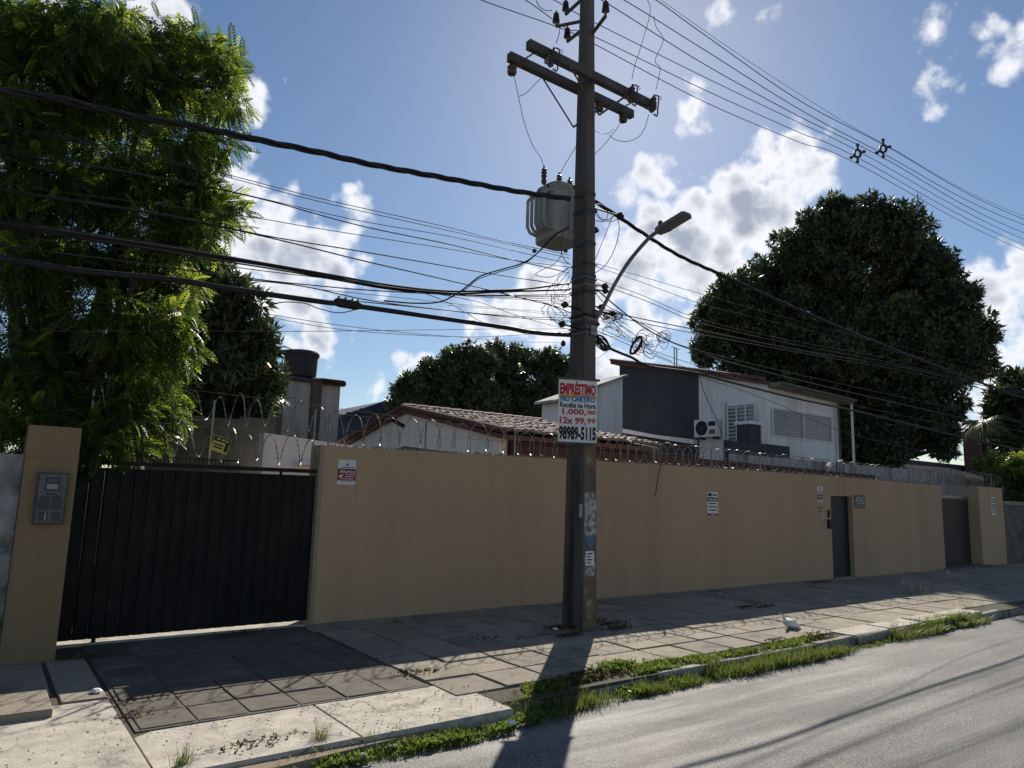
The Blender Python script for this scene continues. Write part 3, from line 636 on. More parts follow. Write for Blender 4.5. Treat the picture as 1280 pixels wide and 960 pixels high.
# surveillance cameras on a bent arm behind the wall
cp = aty(1046, 592, W+.35)
cc = empty('security_camera', cp, 'pair of small white security cameras on an arm above the wall', 'camera')
e1 = aty(1046, 578, W+.35); e2 = aty(1033, 590, W+.35)
m = MB(); m.tube([cp-(0, 0, .5), cp+(0, 0, .05), e1], .02, 6); m.tube([aty(1028, 597, W+.35), e1], .018, 6); m.build('arm', K['greydk'], cc)
m = MB(); m.box(-.1, .1, -.04, .04, -.03, .03); o = m.build('camera_body', K['white'], None); o.location = Vector(e1+np.array([.1, 0, .04])); o.parent = cc; o.matrix_parent_inverse = wmat(cc).inverted()
m = MB(); m.box(-.09, .09, -.035, .035, -.03, .03); o = m.build('camera_body', K['white'], None); o.location = Vector(aty(1036, 581, W+.3)); o.rotation_euler = (0, -.6, 0); o.parent = cc; o.matrix_parent_inverse = wmat(cc).inverted()

# ------------------------------------------------------------------ utility pole
PX, PY = 6.86, 7.60
pl = empty('utility_pole', (PX, PY, 0), 'tall sooty concrete power pole standing on the pavement', 'utility pole')
def psec(z):  # half sizes
    t = z/11.5; return .13*(1-t)+.047*t, .21*(1-t)+.075*t
m = MB(); vs = []; fs = []
zs = list(np.linspace(-.3, 11.5, 25))
for z in zs:
    a, b_ = psec(max(z, 0)); r = .66; dd = .42
    sec = [(-a, -b_), (a, -b_), (a, -b_*r), (a*(1-dd), -b_*(r-.1)), (a*(1-dd), b_*(r-.1)), (a, b_*r), (a, b_), (-a, b_), (-a, b_*r), (-a*(1-dd), b_*(r-.1)), (-a*(1-dd), -b_*(r-.1)), (-a, -b_*r)]
    vs += [(PX+x, PY+y_, z) for x, y_ in sec]
k = 12
for i in range(len(zs)-1):
    for j in range(k): fs.append((i*k+j, i*k+(j+1) % k, (i+1)*k+(j+1) % k, (i+1)*k+j))
fs.append(tuple((len(zs)-1)*k+j for j in range(k))); m.add(vs, fs); m.build('shaft', K['pole'], pl)
# old paint, glue and stickers on the road-side face
def stain(z0, z1, f0, f1, mm, dy=.0035, name='stain'):
    b = MB(); n = 8; L0 = []; R0 = []
    for i in range(n+1):
        z = z0+(z1-z0)*i/n; a, b_ = psec(z); j0 = random.uniform(-.05, .05)*(name == 'stain'); j1 = random.uniform(-.05, .05)*(name == 'stain')
        L0.append((PX-a+2*a*max(0.01, f0+j0), PY-b_-dy, z)); R0.append((PX-a+2*a*min(.99, f1+j1), PY-b_-dy, z))
    b.add(L0+R0, [(i, n+1+i, n+2+i, i+1) for i in range(n)]); b.build(name, mm, pl)
stain(.02, .72, .05, .95, K['stain_rust']); stain(1.25, 1.85, .06, .94, K['stain_white']); stain(.72, 1.0, .1, .9, K['stain_white'], .0035); stain(2.15, 2.52, .1, .96, K['stain_rust'])
stain(.86, 1.05, .18, .8, K['paper'], .006, 'sticker'); 
m = MB(); a, b_ = psec(1.2); cx, cy, cz = PX-.0, PY-b_-.0065, 1.19
m.add([(cx-.09, cy, cz+.07), (cx+.09, cy, cz+.07), (cx+.085, cy, cz-.02), (cx+.03, cy, cz-.09), (cx-.03, cy, cz-.09), (cx-.085, cy, cz-.02)], [(0, 5, 4, 3, 2, 1)]); m.build('sticker', mat('faded_blue_sticker', (.05,.13,.22), (.1,.17,.25), 9, .6, 0), pl)
for i in range(4):
    b = MB(); zz = .885+i*.04; b.box(PX-.055, PX+.03+random.uniform(-.03, .02), PY-psec(.9)[1]-.0075, PY-psec(.9)[1]-.0063, zz, zz+.018); b.build('print', K['ink'], pl)
m = MB(); a, b_ = psec(1.55); m.box(PX-a-.002, PX-a+.004, PY-b_+.02, PY-b_+.09, 1.5, 1.68); m.build('number_plate', K['grimy'], pl)
# dirt heap round its foot
def band(z, h=.04, g=.008, mm=K['greydk'], name='band'):
    a, b_ = psec(z); b = MB(); a += g; b_ += g
    b.add([(PX+sx*a, PY+sy*b_, zz) for zz in (z, z+h) for sx, sy in ((-1, -1), (1, -1), (1, 1), (-1, 1))], [(0, 1, 5, 4), (1, 2, 6, 5), (2, 3, 7, 6), (3, 0, 4, 7)]); b.build(name, mm, pl)
for z in (6.22, 5.95, 5.45, 4.95): band(z, .05)
for i in range(14): band(random.uniform(4.0, 5.15), random.uniform(.008, .02), random.uniform(.012, .03), random.choice([K['cable'], K['cablegrey'], K['steel']]), 'wrapped_wire')
# crossarms
def P3(x, y, Y): return aty(x, y, Y)
armz = 7.95
def arm(Y, pxa, pxb):
    A = aty(*pxa, Y); B_ = aty(*pxb, Y); z = (A[2]+B_[2])/2; b = MB(); b.box(A[0], B_[0], Y-.05, Y+.05, z-.065, z+.065)
    b.build('crossarm', K['timber'], pl); return A[0], B_[0], z
fa = arm(PY-.24, (660, 62), (818, 128)); ra = arm(PY+.22, (636, 76), (790, 139))
for xx in (fa[0]+.2, fa[1]-.35):
    m = MB(); m.tube([(xx, PY-.3, fa[2]), (xx, PY+.3, ra[2])], .012, 6); m.build('spacer_bolt', K['steel'], pl)
for (Y, z, s_) in ((PY-.30, fa[2], -1), (PY-.30, fa[2], 1), (PY+.28, ra[2], -1), (PY+.28, ra[2], 1)):
    m = MB(); m.tube([(PX, Y, z-.62), (PX+s_*.62, Y, z-.05)], .016, 4); m.build('brace', K['timber'], pl)
def insul(c, r=.06, h=.16, n=4, parent=pl, name='insulator', up=1):
    pr_ = [(.015, -.05)]
    for i in range(n):
        z = i*h/n; pr_ += [(r*.45, z), (r*(1-.08*i), z+h/n*.25), (r*(1-.08*i)*.9, z+h/n*.45), (r*.4, z+h/n*.9)]
    pr_ += [(.02, h), (.012, h+.03)]
    m = MB(); m.lathe([(a, b_*up) for a, b_ in pr_], c, 12); return m.build(name, K['porc'], parent, False)
# stand-off brackets with pin insulators
HV = {}
def bracket(pa, ins, Y1, nm):
    m = MB(); A = np.array(pa); m.tube([A, ins], .028, 6); m.build('standoff_bracket', K['timber'], pl); insul(tuple(np.array(ins)+(0, 0, .07)), .062, .17)
for (px, py, Y) in ((695, 33, PY+.42), (709, 52, PY+.42), (707, 18, PY+.5)):
    e = aty(px, py, Y); bracket((PX-.03, PY+.1, e[2]+.02), e, Y, '')
e = aty(757, 20, PY-.5); bracket((PX+.03, PY-.1, e[2]-.02), e, 0, '')
# lightning arresters on the rear arm
AR = []
for (px, py) in ((640, 86), (749, 132), (779, 146)):
    c = aty(px, py, PY+.24); AR.append(c)
    m = MB(); m.lathe([(.02, -.11), (.06, -.09), (.075, -.05), (.06, -.02), (.075, .01), (.06, .04), (.03, .07), (.02, .10)], c, 12); m.build('lightning_arrester', K['porc'], pl)
# fuse cutouts on the front arm: hang from it
CUT = []
for i, (px, py, w_) in enumerate(((690, 72, 'leftmost'), (789, 117, 'middle'), (816, 130, 'rightmost'))):
    Y = PY-.38; c = aty(px, py, Y); t = empty('fuse_cutout', c, w_+' of three fuse cutouts mounted on the upper crossarm', 'fuse cutout', 'fuse cutouts on the crossarm'); CUT.append(c)
    m = MB(); pr_ = [(.02, -.16)]
    for j in range(5): pr_ += [(.03, -.14+j*.055), (.05, -.125+j*.055), (.03, -.10+j*.055)]
    m.lathe(pr_+[(.02, .15)], (0, 0, 0), 10); o = m.build('porcelain_body', K['porc'], None); o.parent = t; o.rotation_euler = (0, .22, 0)
    m = MB(); m.tube([(.02, 0, .16), (.10, -.02, .17), (.13, -.02, .14)], .014, 5); o = m.build('contact', K['steel'], None); o.parent = t
    m = MB(); m.tube([(.02, 0, -.16), (.07, -.02, -.19), (.09, -.02, -.15)], .016, 5); o = m.build('contact', K['steel'], None); o.parent = t
    m = MB(); m.tube([(.12, -.02, .15), (.085, -.02, -.16)], .012, 6); m.tube([(.12, -.02, .15), (.17, -.02, .18), (.18, -.02, .14), (.15, -.02, .12)], .006, 5); o = m.build('fuse_tube', K['cablegrey'], None); o.parent = t
    m = MB(); m.box(-.03, .03, .03, .14, -.03, .03); o = m.build('mount', K['steel'], None); o.parent = t

# transformer behind the pole
tcn = aty(698, 273, PY+.62); TR = empty('transformer', (tcn[0], tcn[1], tcn[2]-.5), 'pale grey distribution transformer bolted to the back of the power pole', 'transformer')
cx, cy, cz = tcn
m = MB(); hw = .30
oct_ = [(math.cos(a)*hw*1.03, math.sin(a)*hw) for a in np.linspace(0, 2*math.pi, 25)[:-1]]
def sup(p, e=.55): return (math.copysign(abs(p[0]/hw)**e, p[0])*hw, math.copysign(abs(p[1]/hw)**e, p[1])*hw)
oc = [sup(p) for p in oct_]
vs = []; lev = [(-.42, .97), (-.41, 1), (.38, 1), (.42, 1.03), (.43, 1.03), (.47, .97)]
for z, s_ in lev: vs += [(cx+p[0]*s_, cy+p[1]*s_, cz+z) for p in oc]
k = len(oc); fs = [(i*k+j, i*k+(j+1) % k, (i+1)*k+(j+1) % k, (i+1)*k+j) for i in range(len(lev)-1) for j in range(k)]+[tuple(range(k))[::-1], tuple((len(lev)-1)*k+j for j in range(k))]
m.add(vs, fs); m.build('tank', K['trafo'], TR)
m = MB(); m.box(cx-.02, cx+.3, cy-.33, cy-.29, cz-.3, cz+.38); m.build('hanger', K['grimy'], TR)
for i in range(5):
    yy = cy-.2+i*.1; m = MB(); x_ = cx-hw
    m.tube([(x_+.02, yy, cz+.32), (x_-.10, yy, cz+.30), (x_-.155, yy, cz+.22), (x_-.155, yy, cz-.2), (x_-.10, yy, cz-.28), (x_+.02, yy, cz-.3)], .026, 8); m.build('cooling_tube', K['trafo'], TR)
for (px, py) in ((680, 218), (699, 226), (712, 232)):
    c = aty(px, py, cy-.05); m = MB(); z0_ = cz+.45-c[2]
    m.lathe([(.03, z0_), (.045, z0_+.04), (.03, -.05), (.05, -.03), (.03, 0), (.05, .03), (.03, .05), (.045, .08), (.02, .10), (.012, .14)], c, 10); m.build('bushing', K['porc'], TR)
m = MB()
for k_ in range(9): a = k_*2*math.pi/9; m.box(cx+math.cos(a)*.31-.02, cx+math.cos(a)*.31+.02, cy+math.sin(a)*.31-.02, cy+math.sin(a)*.31+.02, cz+.36, cz+.45)
m.build('lid_clamps', K['greydk'], TR)
for px in (668, 707): 
    c = aty(px, 313, cy-.25); m = MB(); m.lathe([(.03, -.03), (.035, 0), (.02, .02)], c, 8); m.build('foot', K['greydk'], TR)

# street lamp
lpts = [aty(742, 405, PY-.28)]+[None]*0
LX = 6.98
def lx(px, py, X): return atx(px, py, X)
A0 = lx(743, 404, 6.97); pts = [np.array([PX+.02, PY-.2, A0[2]-.14]), A0, lx(756, 380, 6.98), lx(768, 356, 7.0), lx(784, 330, 7.02), lx(799, 311, 7.03), lx(813, 296, 7.04), lx(824, 288, 7.05)]
SL = empty('street_lamp', A0, 'curved grey street lamp arm with flat head fixed to the power pole', 'street lamp')
m = MB(); m.tube(catmull(pts, 5), .027, 10); m.build('arm', K['lampg'], SL, True)
h0 = lx(822, 290, 7.05); h1 = lx(860, 267, 7.07); d = h1-h0; Lh = np.linalg.norm(d); d /= Lh; sd = np.array([1., 0, 0]); sd -= d*sd.dot(d); sd /= np.linalg.norm(sd); up = np.cross(sd, d); up = up if up[2] > 0 else -up
def hb(a, b_, c, e, z0_, z1_, nm, mm, tp=.8):
    q = MB(); vs = [h0+d*Lh*t+sd*s_*wd+up*z for (t, wd) in ((a, c), (b_, e)) for z in (z0_, z1_) for s_ in (-1, 1)]
    q.add(vs, [(0, 1, 3, 2), (4, 6, 7, 5), (0, 4, 5, 1), (2, 3, 7, 6), (0, 2, 6, 4), (1, 5, 7, 3)]); q.build(nm, mm, SL)
hb(0, .30, .055, .10, -.035, .04, 'driver_housing', K['lampg']); hb(.30, .96, .10, .098, -.028, .02, 'lamp_head', K['lampg']); hb(.36, .92, .08, .075, -.034, -.029, 'lens', K['glass']); hb(.96, 1.0, .098, .06, -.02, .018, 'end_cap', K['lampg'])
c = h0+d*Lh*.12+up*.06; m = MB(); m.lathe([(.03, -.02), (.035, .03), (.025, .07)], c, 10); m.build('photocell', K['greydk'], SL)
c = A0; m = MB(); m.box(PX-.02, PX+.10, PY-.2, PY-.13, A0[2]-.2, A0[2]-.06); m.box(PX+.05, PX+.10, PY-.21, PY-.14, A0[2]+.1, A0[2]+.18); m.build('mounting_clamp', K['steel'], SL)

# poster tied round the pole
PQ = (PX-.02, PY-.33); TL = ray(700, 473); 
fx = np.array([math.cos(math.radians(-22)), math.sin(math.radians(-22)), 0]); fn = np.array([-fx[1], fx[0], 0])*-1
pc = np.array([PX-.11, PY-.30, 0])
def onp(px, py):   # point of the poster plane seen at px, py
    dd = ray(px, py); t = fn.dot(pc-EYE)/fn.dot(dd); return EYE+dd*t
a_ = onp(698, 513); b_ = onp(746, 513); pw_ = float(np.linalg.norm((b_-a_)[:2])); zt = onp(722, 474)[2]; zb = onp(722, 554)[2]
org = np.array([a_[0], a_[1], zb]); ph_ = zt-zb
PO = empty('poster', (org[0], org[1], zb), 'hand painted white loan poster wrapped against the power pole', 'poster')
def pbox(u0, u1, v0, v1, off, th, mm, nm):
    q = MB(); vs = [org+fx*pw_*u+np.array([0, 0, ph_*v])+fn*o_ for u in (u0, u1) for o_ in (off, off-th) for v in (v0, v1)]
    q.add(vs, [(0, 1, 3, 2), (4, 6, 7, 5), (0, 4, 5, 1), (2, 3, 7, 6), (0, 2, 6, 4), (1, 5, 7, 3)]); q.build(nm, mm, PO)
pbox(0, 1, 0, 1, 0, .006, K['paper'], 'sheet'); pbox(-.06, 1.07, .985, 1.02, .010, .03, K['timber'], 'batten'); pbox(-.05, 1.03, -.015, .012, .010, .03, K['timber'], 'batten')
pbox(.02, .98, .70, .76, .0016, .0014, K['orange'], 'print')
def ptext(s_, u0, u1, v0, v1, mm, st=.0): text_mesh(s_, mm, (u1-u0)*pw_, (v1-v0)*ph_, PO, org+fx*pw_*u0+np.array([0, 0, ph_*v0])+fn*.004, fx, stroke=st)
ptext('EMPRÉSTIMO', .03, .97, .75, .97, K['red'], .045); ptext('NO CARTÃO', .05, .95, .64, .755, K['blue'], .05); ptext('Receba na Hora', .04, .97, .545, .63, K['ink'], .022)
ptext('1.000,', .10, .72, .425, .53, K['red'], .03); ptext('00', .75, .97, .455, .52, K['red'], .03)
ptext('12x 99,', .04, .72, .275, .40, K['red'], .03); ptext('99', .75, .96, .31, .395, K['red'], .03)
ptext('98989-5115', .02, .98, .04, .26, K['ink'], .045)

# ------------------------------------------------------------------ cables
def cable(name, label, pts, r=.006, Y=PY-.12, cat='cable', mm=None, ext=(0, 0), group=None, twist=False, n=5, k=8):
    """pts: (px, py) or (px, py, Y). ext: run on past the first / last point by so many metres"""
    P = [aty(p[0], p[1], p[2] if len(p) > 2 else Y) for p in pts]
    if ext[0]: d = P[0]-P[1]; d /= np.linalg.norm(d); P = [P[0]+d*ext[0]+np.array([0, 0, .004*ext[0]**2]), P[0]+d*ext[0]*.5+np.array([0, 0, .001*ext[0]**2])]+P
    if ext[1]: d = P[-1]-P[-2]; d /= np.linalg.norm(d); P = P+[P[-1]+d*ext[1]*.5+np.array([0, 0, .001*ext[1]**2]), P[-1]+d*ext[1]+np.array([0, 0, .004*ext[1]**2])]
    C = catmull(P, k); mm = mm or MT['cable']
    if twist:
        t = empty(name, P[0], label, cat, group); D = [];  S = [0]
        for i in range(1, len(C)): S.append(S[-1]+np.linalg.norm(C[i]-C[i-1]))
        f = np.arange(0, S[-1], .08); C2 = np.array([[np.interp(s, S, [c[j] for c in C]) for j in range(3)] for s in f])
        for q in range(3):
            m = MB(); a = f*2*math.pi/1.1+q*2.094
            m.tube(list(C2+np.stack([0*a, np.cos(a)*r, np.sin(a)*r], 1)), r*.95, 5, False); m.build('strand', mm, t, True)
        return t
    m = MB(); m.tube(C, r, n, True); o = m.build(name, mm, None, True); tag(o, label, cat, group); return o
YL = PY-.02
cable('twisted_cable', 'thick twisted black cable sagging from upper left to the transformer', [(-60,104),(62,122),(156,144),(225,155),(312,173),(400,191),(465,206),(552,222),(600,231),(650,240),(714,249)], .021, YL, ext=(8, 0), twist=True)
cable('twisted_cable', 'thick twisted black cable from the pole passing behind the street lamp', [(744,252),(775,272),(800,289),(850,320),(912,348),(1000,388),(1120,438),(1280,498)], .018, PY+.35, ext=(0, 14), twist=True)
MW = [
 ('highest of the thin telephone wires left of the pole', [(-40,145),(90,173),(267,214),(400,248),(560,284),(618,299),(712,319)], .0045),
 ('second thin telephone wire just under the highest one', [(-40,150),(90,176),(267,217),(400,252),(560,288),(640,306),(712,323)], .0045),
 ('thin wire below the top telephone pair left of the pole', [(-40,178),(120,207),(260,233),(340,251),(450,276),(560,295),(640,313),(712,330)], .0045),
 ('black wire splitting off under the third telephone wire', [(-40,182),(120,209),(260,234),(340,252),(450,282),(560,305),(629,322),(712,341)], .007),
 ('lone thin wire crossing the cloud left of the transformer', [(-40,222),(150,250),(305,270),(400,286),(560,311),(640,325),(712,334)], .0045),
 ('black wire from the neem tree meeting the pole below the transformer', [(-40,228),(120,254),(240,275),(340,296),(450,314),(560,333),(607,341),(684,353),(712,356)], .007),
 ('black wire dipping under it towards the small bracket', [(-40,231),(120,256),(240,276),(345,299),(450,325),(520,341),(606,361),(650,372),(690,382),(713,391)], .008),
 ('thin wire just below the thick wire bundle', [(-40,288),(150,311),(302,335),(415,349),(500,361),(600,370),(712,374)], .005),
 ('upper black wire of the group across the left cloud', [(-40,300),(150,326),(312,348),(395,357),(465,363),(560,368),(640,370),(712,371)], .007),
 ('sagging wire crossing from the bundle to the lowest clamp', [(312,350),(380,358),(465,376),(560,388),(614,394),(660,398),(712,400)], .007),
 ('faint wire above the thick lower cable near the pole', [(420,374),(520,384),(600,392),(660,396),(712,397)], .006),
 ('long straight thin wire low across the trees', [(-40,413),(240,414),(400,414),(560,412),(640,411),(712,411)], .0035),
 ('thin wire running down to the small hanging weight', [(330,392),(400,403),(460,411),(520,417),(598,423),(650,427),(704,428)], .0035),
 ('thin sloping wire behind the lowest cable', [(330,395),(420,411),(520,419),(600,421),(660,418),(712,414)], .0035),
 ('wire slanting across the bundle to the lower collar', [(530,366),(566,381),(600,401),(630,410),(660,418)], .005),
 ('long slanting wire under the black bundle', [(540,366),(600,378),(640,392),(680,404),(712,412)], .005),
 ('thin wire from the splice to the pole clamp', [(617,363),(650,372),(680,378),(700,388),(706,396)], .006),
 ('faint thin wire crossing the middle cloud left of pole', [(400,362),(500,372),(600,383),(660,388),(712,391)], .0035),
 ('faint thin wire over the middle treetop', [(560,382),(640,388),(712,395)], .003),
]
for i, (lb, p, r) in enumerate(MW): cable('overhead_wire', lb, p, r, YL-.02*(i % 3), ext=(10 if p[0][0] < 0 else 0, 0))
# the black bundle: strands lashed together on the left, parting near the pole
for i, (p, r, lb) in enumerate((
 ([(-40,272),(31,282),(187,306),(256,317),(340,331),(415,344),(490,357),(560,364),(617,363),(660,361),(712,354)], .014, 'upper strand of the black bundle that rises to the pole'),
 ([(-40,274),(31,285),(187,308),(256,320),(340,333),(415,347),(490,360),(567,367),(617,365),(680,363),(712,362)], .015, 'middle strand of the black wire bundle left of the pole'),
 ([(-40,277),(31,288),(187,311),(256,323),(340,336),(415,349),(490,362),(560,368),(640,369),(712,368)], .009, 'lowest strand of the black bundle left of the pole'),
 ([(-40,270),(31,279),(187,303),(256,315),(340,330),(415,343),(490,357),(560,368),(650,374),(712,377)], .005, 'thin drooping strand lashed to the black bundle'))):
    cable('bundled_cable', lb, p, r, YL+.02*i, ext=(10, 0))
lc = cable('trunk_cable', 'thickest lowest cable with splice box left of the pole', [(-60,314),(0,322),(94,338),(219,350),(281,360),(400,377),(434,381),(560,399),(629,409),(670,416),(713,419)], .03, PY-.1, ext=(10, 0), n=8)
cable('trunk_cable', 'thick black cable drooping from the pole over the house roof', [(742,419),(749,424),(760,434),(775,441),(790,447),(812,458),(867,466),(930,482),(1000,499),(1066,513),(1153,535),(1206,547),(1280,563)], .022, PY+.12, ext=(0, 12), n=8)
cable('lashing_wire', 'thin wire hanging in a shallow loop under the splice box', [(330,385),(352,378),(380,379),(400,386),(425,391),(452,385)], .006, PY-.1)
sp = aty(434, 380, PY-.1); t = empty('splice_box', sp, 'black splice closure clamped on the thick lower cable', 'splice box')
a2 = aty(452, 383, PY-.1); a1 = aty(418, 377, PY-.1); d = (a2-a1); m = MB(); m.tube([a1, a1+d*.12, a1+d*.8, a1+d], [.03, .055, .055, .03], 8); o = m.build('housing', MT['cable'], t)
for q in (.15, .4, .65, .85): m = MB(); m.tube([a1+d*q+(0, 0, .03), a1+d*q+(0, 0, .075)], .012, 5); m.build('bolt', MT['cable'], t)
# to the right of the pole
for i, (lb, p, r) in enumerate((
 ('top thin wire between the pole and the big mango tree', [(744,329),(800,345),(892,372),(1000,402),(1120,432),(1280,470)], .0045),
 ('second thin wire between the pole and big mango tree', [(744,333),(800,352),(885,382),(1000,410),(1120,440),(1280,476)], .0045),
 ('third thin wire right of the pole under the lamp arm', [(744,348),(800,368),(882,401),(1000,428),(1120,450),(1280,486)], .005),
 ('fourth wire right of the pole starting behind the lamp arm', [(744,353),(810,377),(880,405),(1000,432),(1120,455),(1280,490)], .006),
 ('black wire from the clamp at the lamp arm foot to the right', [(746,385),(800,398),(885,415),(1000,438),(1131,460),(1206,477),(1280,492)], .009),
 ('second black wire from the lamp arm foot to the right', [(746,389),(800,403),(880,419),(1000,441),(1131,464),(1206,481),(1280,496)], .007),
 ('thin wire under the roof edge going to the far right', [(873,470),(960,500),(1052,539),(1144,562),(1280,590)], .005),
 ('pair of thin wires over the dark house, upper one', [(744,408),(800,432),(856,452),(940,478),(1060,505),(1180,530),(1280,548)], .005),
 ('pair of thin wires over the dark house, lower one', [(744,412),(800,437),(856,459),(940,485),(1060,512),(1180,538),(1280,556)], .005),
 ('diagonal black wire from the lamp arm over the coil', [(744,360),(767,380),(795,402),(820,418),(856,434),(930,458),(1060,490),(1200,522),(1280,540)], .011),
 ('second diagonal wire crossing towards the antenna', [(744,366),(760,383),(790,398),(820,414),(850,431),(940,455),(1060,482),(1200,512),(1280,528)], .006),
 ('slack drop wire in front of the dark house', [(744,390),(770,402),(800,424),(815,440),(840,452)], .005),
)): cable('overhead_wire', lb, p, r, PY+.03*(i % 4), ext=(0, 12 if p[-1][0] > 1200 else 0))
# high-voltage lines
for i, (lb, p, Y) in enumerate((
 ('lowest high voltage line crossing behind the pole top', [(560,-22),(602,0),(695,33),(741,54),(880,127),(1000,178),(1068,203),(1280,313)], PY+.42),
 ('second lowest high voltage line crossing the pole top', [(610,-24),(657,0),(709,36),(741,45),(880,112),(1000,166),(1068,195),(1280,306)], PY+.42),
 ('third high voltage line reaching the left spacer', [(650,-24),(700,4),(741,27),(880,96),(1000,154),(1075,190),(1280,299)], PY+.5),
 ('high voltage line from the right stand-off insulator', [(700,-26),(757,3),(880,80),(1000,146),(1100,195),(1280,291)], PY-.5),
 ('high voltage line under the uppermost right pair', [(720,-30),(780,0),(880,62),(1000,137),(1100,190),(1280,281)], PY-.5),
 ('thicker uppermost high voltage line at upper right', [(760,-36),(820,0),(880,43),(1000,126),(1105,181),(1280,274)], PY-.6),
 ('thin uppermost line parallel to the high voltage lines', [(770,-36),(826,0),(900,52),(1000,118),(1105,180),(1280,270)], PY-.6),
)): cable('power_line', lb, p, .0075 if 'thin' not in lb else .004, Y, 'power line', MT['alu'], ext=(10, 40))
for i, (px, py, Y, lb) in enumerate(((1072, 192, PY+.42, 'left of the two line spacers on the power lines'), (1104, 186, PY-.55, 'right of the two line spacers on the power lines'))):
    c = aty(px, py, Y); t = empty('line_spacer', c, lb, 'line spacer'); s = metres(c, 1)
    m = MB(); ring = [c+np.array([0, math.cos(a)*s*4, math.sin(a)*s*4]) for a in np.linspace(0, 2*math.pi, 9)]
    ring = [atd(px+4*math.cos(a), py+5*math.sin(a), math.hypot(c[0], c[1])) for a in np.linspace(0, 2*math.pi, 9)]; m.tube(ring, s*1.6, 5); m.build('ring', MT['cablegrey'], t)
    for (dx, dy) in ((0, -13), (9, -3), (-9, 6), (0, 12)):
        e = atd(px+dx*.9, py+dy*.85, math.hypot(c[0], c[1])); f = atd(px+dx*.3, py+dy*.3, math.hypot(c[0], c[1])); m = MB(); m.tube([f, e], [s*1.6, s*1.2], 5); m.tube([e-(s*1.5, 0, 0), e+(s*1.5, 0, 0)], s*1.8, 6); m.build('clamp_arm', MT['cablegrey'], t)
# jumpers and droppers
YF, YR = PY-.42, PY+.24
JW = [
 ('thin dropper from left arrester down to the transformer', [(641,88,YR),(648,120,YR),(655,152,PY+.4),(666,182,PY+.5),(676,197,PY+.57),(681,213,PY+.57)], .005),
 ('thin loop joining the left dropper to the crossarm', [(648,121,YR),(658,116,YR),(668,106,PY),(678,96,YF)], .005),
 ('thin dropper behind the pole to the middle bushing', [(722,180,PY+.4),(708,203,PY+.5),(699,219,PY+.57)], .005),
 ('thin dropper from the right arrester towards the pole', [(778,150,YR),(770,162,YR),(756,180,PY+.35),(741,195,PY+.45)], .005),
 ('looping jumper under the right end of the crossarms', [(811,143,YF),(806,160,YF),(797,172,PY-.2),(782,177,PY),(768,174,PY+.1),(762,169,PY+.2)], .005),
 ('short jumper loop beside the middle arrester', [(749,137,YR),(744,143,YR),(741,147,YR)], .005),
 ('shallow jumper loop right of the pole shaft', [(741,162,PY+.3),(752,167,PY+.3),(762,166,PY+.3),(767,161,PY+.25)], .004),
 ('tap wire from middle fuse cutout up to the lines', [(790,99,YF),(793,84,YF),(800,62,YF),(806,42,PY-.5),(812,20,PY-.5),(812,6,PY-.5),(804,-8,PY-.5)], .005),
 ('kinked tap wire from rightmost fuse cutout up', [(820,112,YF),(824,94,YF),(825,84,YF),(819,75,YF),(829,50,PY-.5),(820,33,PY-.55),(817,20,PY-.6)], .005),
 ('tap wire from leftmost fuse cutout up to insulator', [(695,54,YF),(698,46,YF),(700,36,PY)], .006),
 ('short looped tail wire at the top left insulator', [(670,0,PY+.3),(674,8,PY+.3),(682,13,PY+.3),(690,13,PY+.3)], .006),
 ('heavy secondary cable curving from transformer down to the bundle', [(712,283,PY-.2),(694,293,PY-.15),(682,305,PY-.1),(670,318,PY-.1),(653,329,PY-.1),(626,337,PY-.1),(601,345,PY-.1),(586,356,PY-.1),(573,366,PY-.1),(551,377,PY-.1),(520,379,PY-.1),(480,376,PY-.1)], .010),
 ('second curving cable beside the heavy secondary cable', [(712,286,PY-.2),(696,293,PY-.15),(680,309,PY-.12),(655,330,PY-.12),(624,340,PY-.12),(598,349,PY-.12),(580,363,PY-.12),(560,370,PY-.12)], .006),
 ('inner loop wire from the lid side down to the pole', [(755,258,PY),(765,268,PY),(760,285,PY),(752,305,PY),(743,327,PY)], .005),
 ('outer loop wire right of the pole under the twisted cable', [(772,272,PY),(774,288,PY),(768,312,PY),(757,331,PY),(743,342,PY)], .006),
 ('black jumper between the pole strap and twisted cable', [(744,262,PY),(750,272,PY),(760,275,PY),(768,270,PY),(773,271,PY)], .007),
 ('pale jumper curling at the pole strap', [(744,254,PY),(755,258,PY),(760,266,PY),(756,276,PY),(744,276,PY)], .006),
 ('low jumper linking pole strap and cable clamp', [(744,268,PY),(752,275,PY),(764,277,PY),(775,272,PY)], .005),
 ('drooping tail wire under the transformer', [(702,313,PY+.3),(700,322,PY+.2),(690,332,PY+.1),(676,338,PY),(670,344,PY),(690,346,PY),(712,334,PY)], .005),
 ('fine wire curling from transformer foot to the pole', [(703,290,PY-.2),(702,312,PY-.1),(705,324,PY-.1),(713,331,PY-.1)], .005),
 ('thin stay from pole to the black bundle, upper', [(712,334,PY),(700,345,PY),(690,356,PY),(684,362,PY)], .004),
 ('thin stay from pole to the black bundle, middle', [(712,338,PY),(704,348,PY),(695,358,PY),(690,363,PY)], .004),
 ('thin stay from pole to the black bundle, lower', [(712,344,PY),(708,352,PY),(700,362,PY)], .004),
 ('thin wire tail hanging down over the beige wall', [(828,572,W-.01),(824,590,W-.012),(821,608,W-.012),(819,620,W-.02)], .006),
 ('wire tail hanging in front of the middle treetop', [(706,428,PY),(701,436,PY),(703,442,PY),(712,446,PY)], .0035),
 ('faint large loop of wire right of the pole collar', [(744,400,PY),(765,404,PY),(776,412,PY),(776,419,PY),(766,421,PY),(744,414,PY)], .0035),
 ('faint sagging wire behind the poster top', [(742,450,PY),(750,446,PY),(758,440,PY),(766,430,PY)], .003),
]
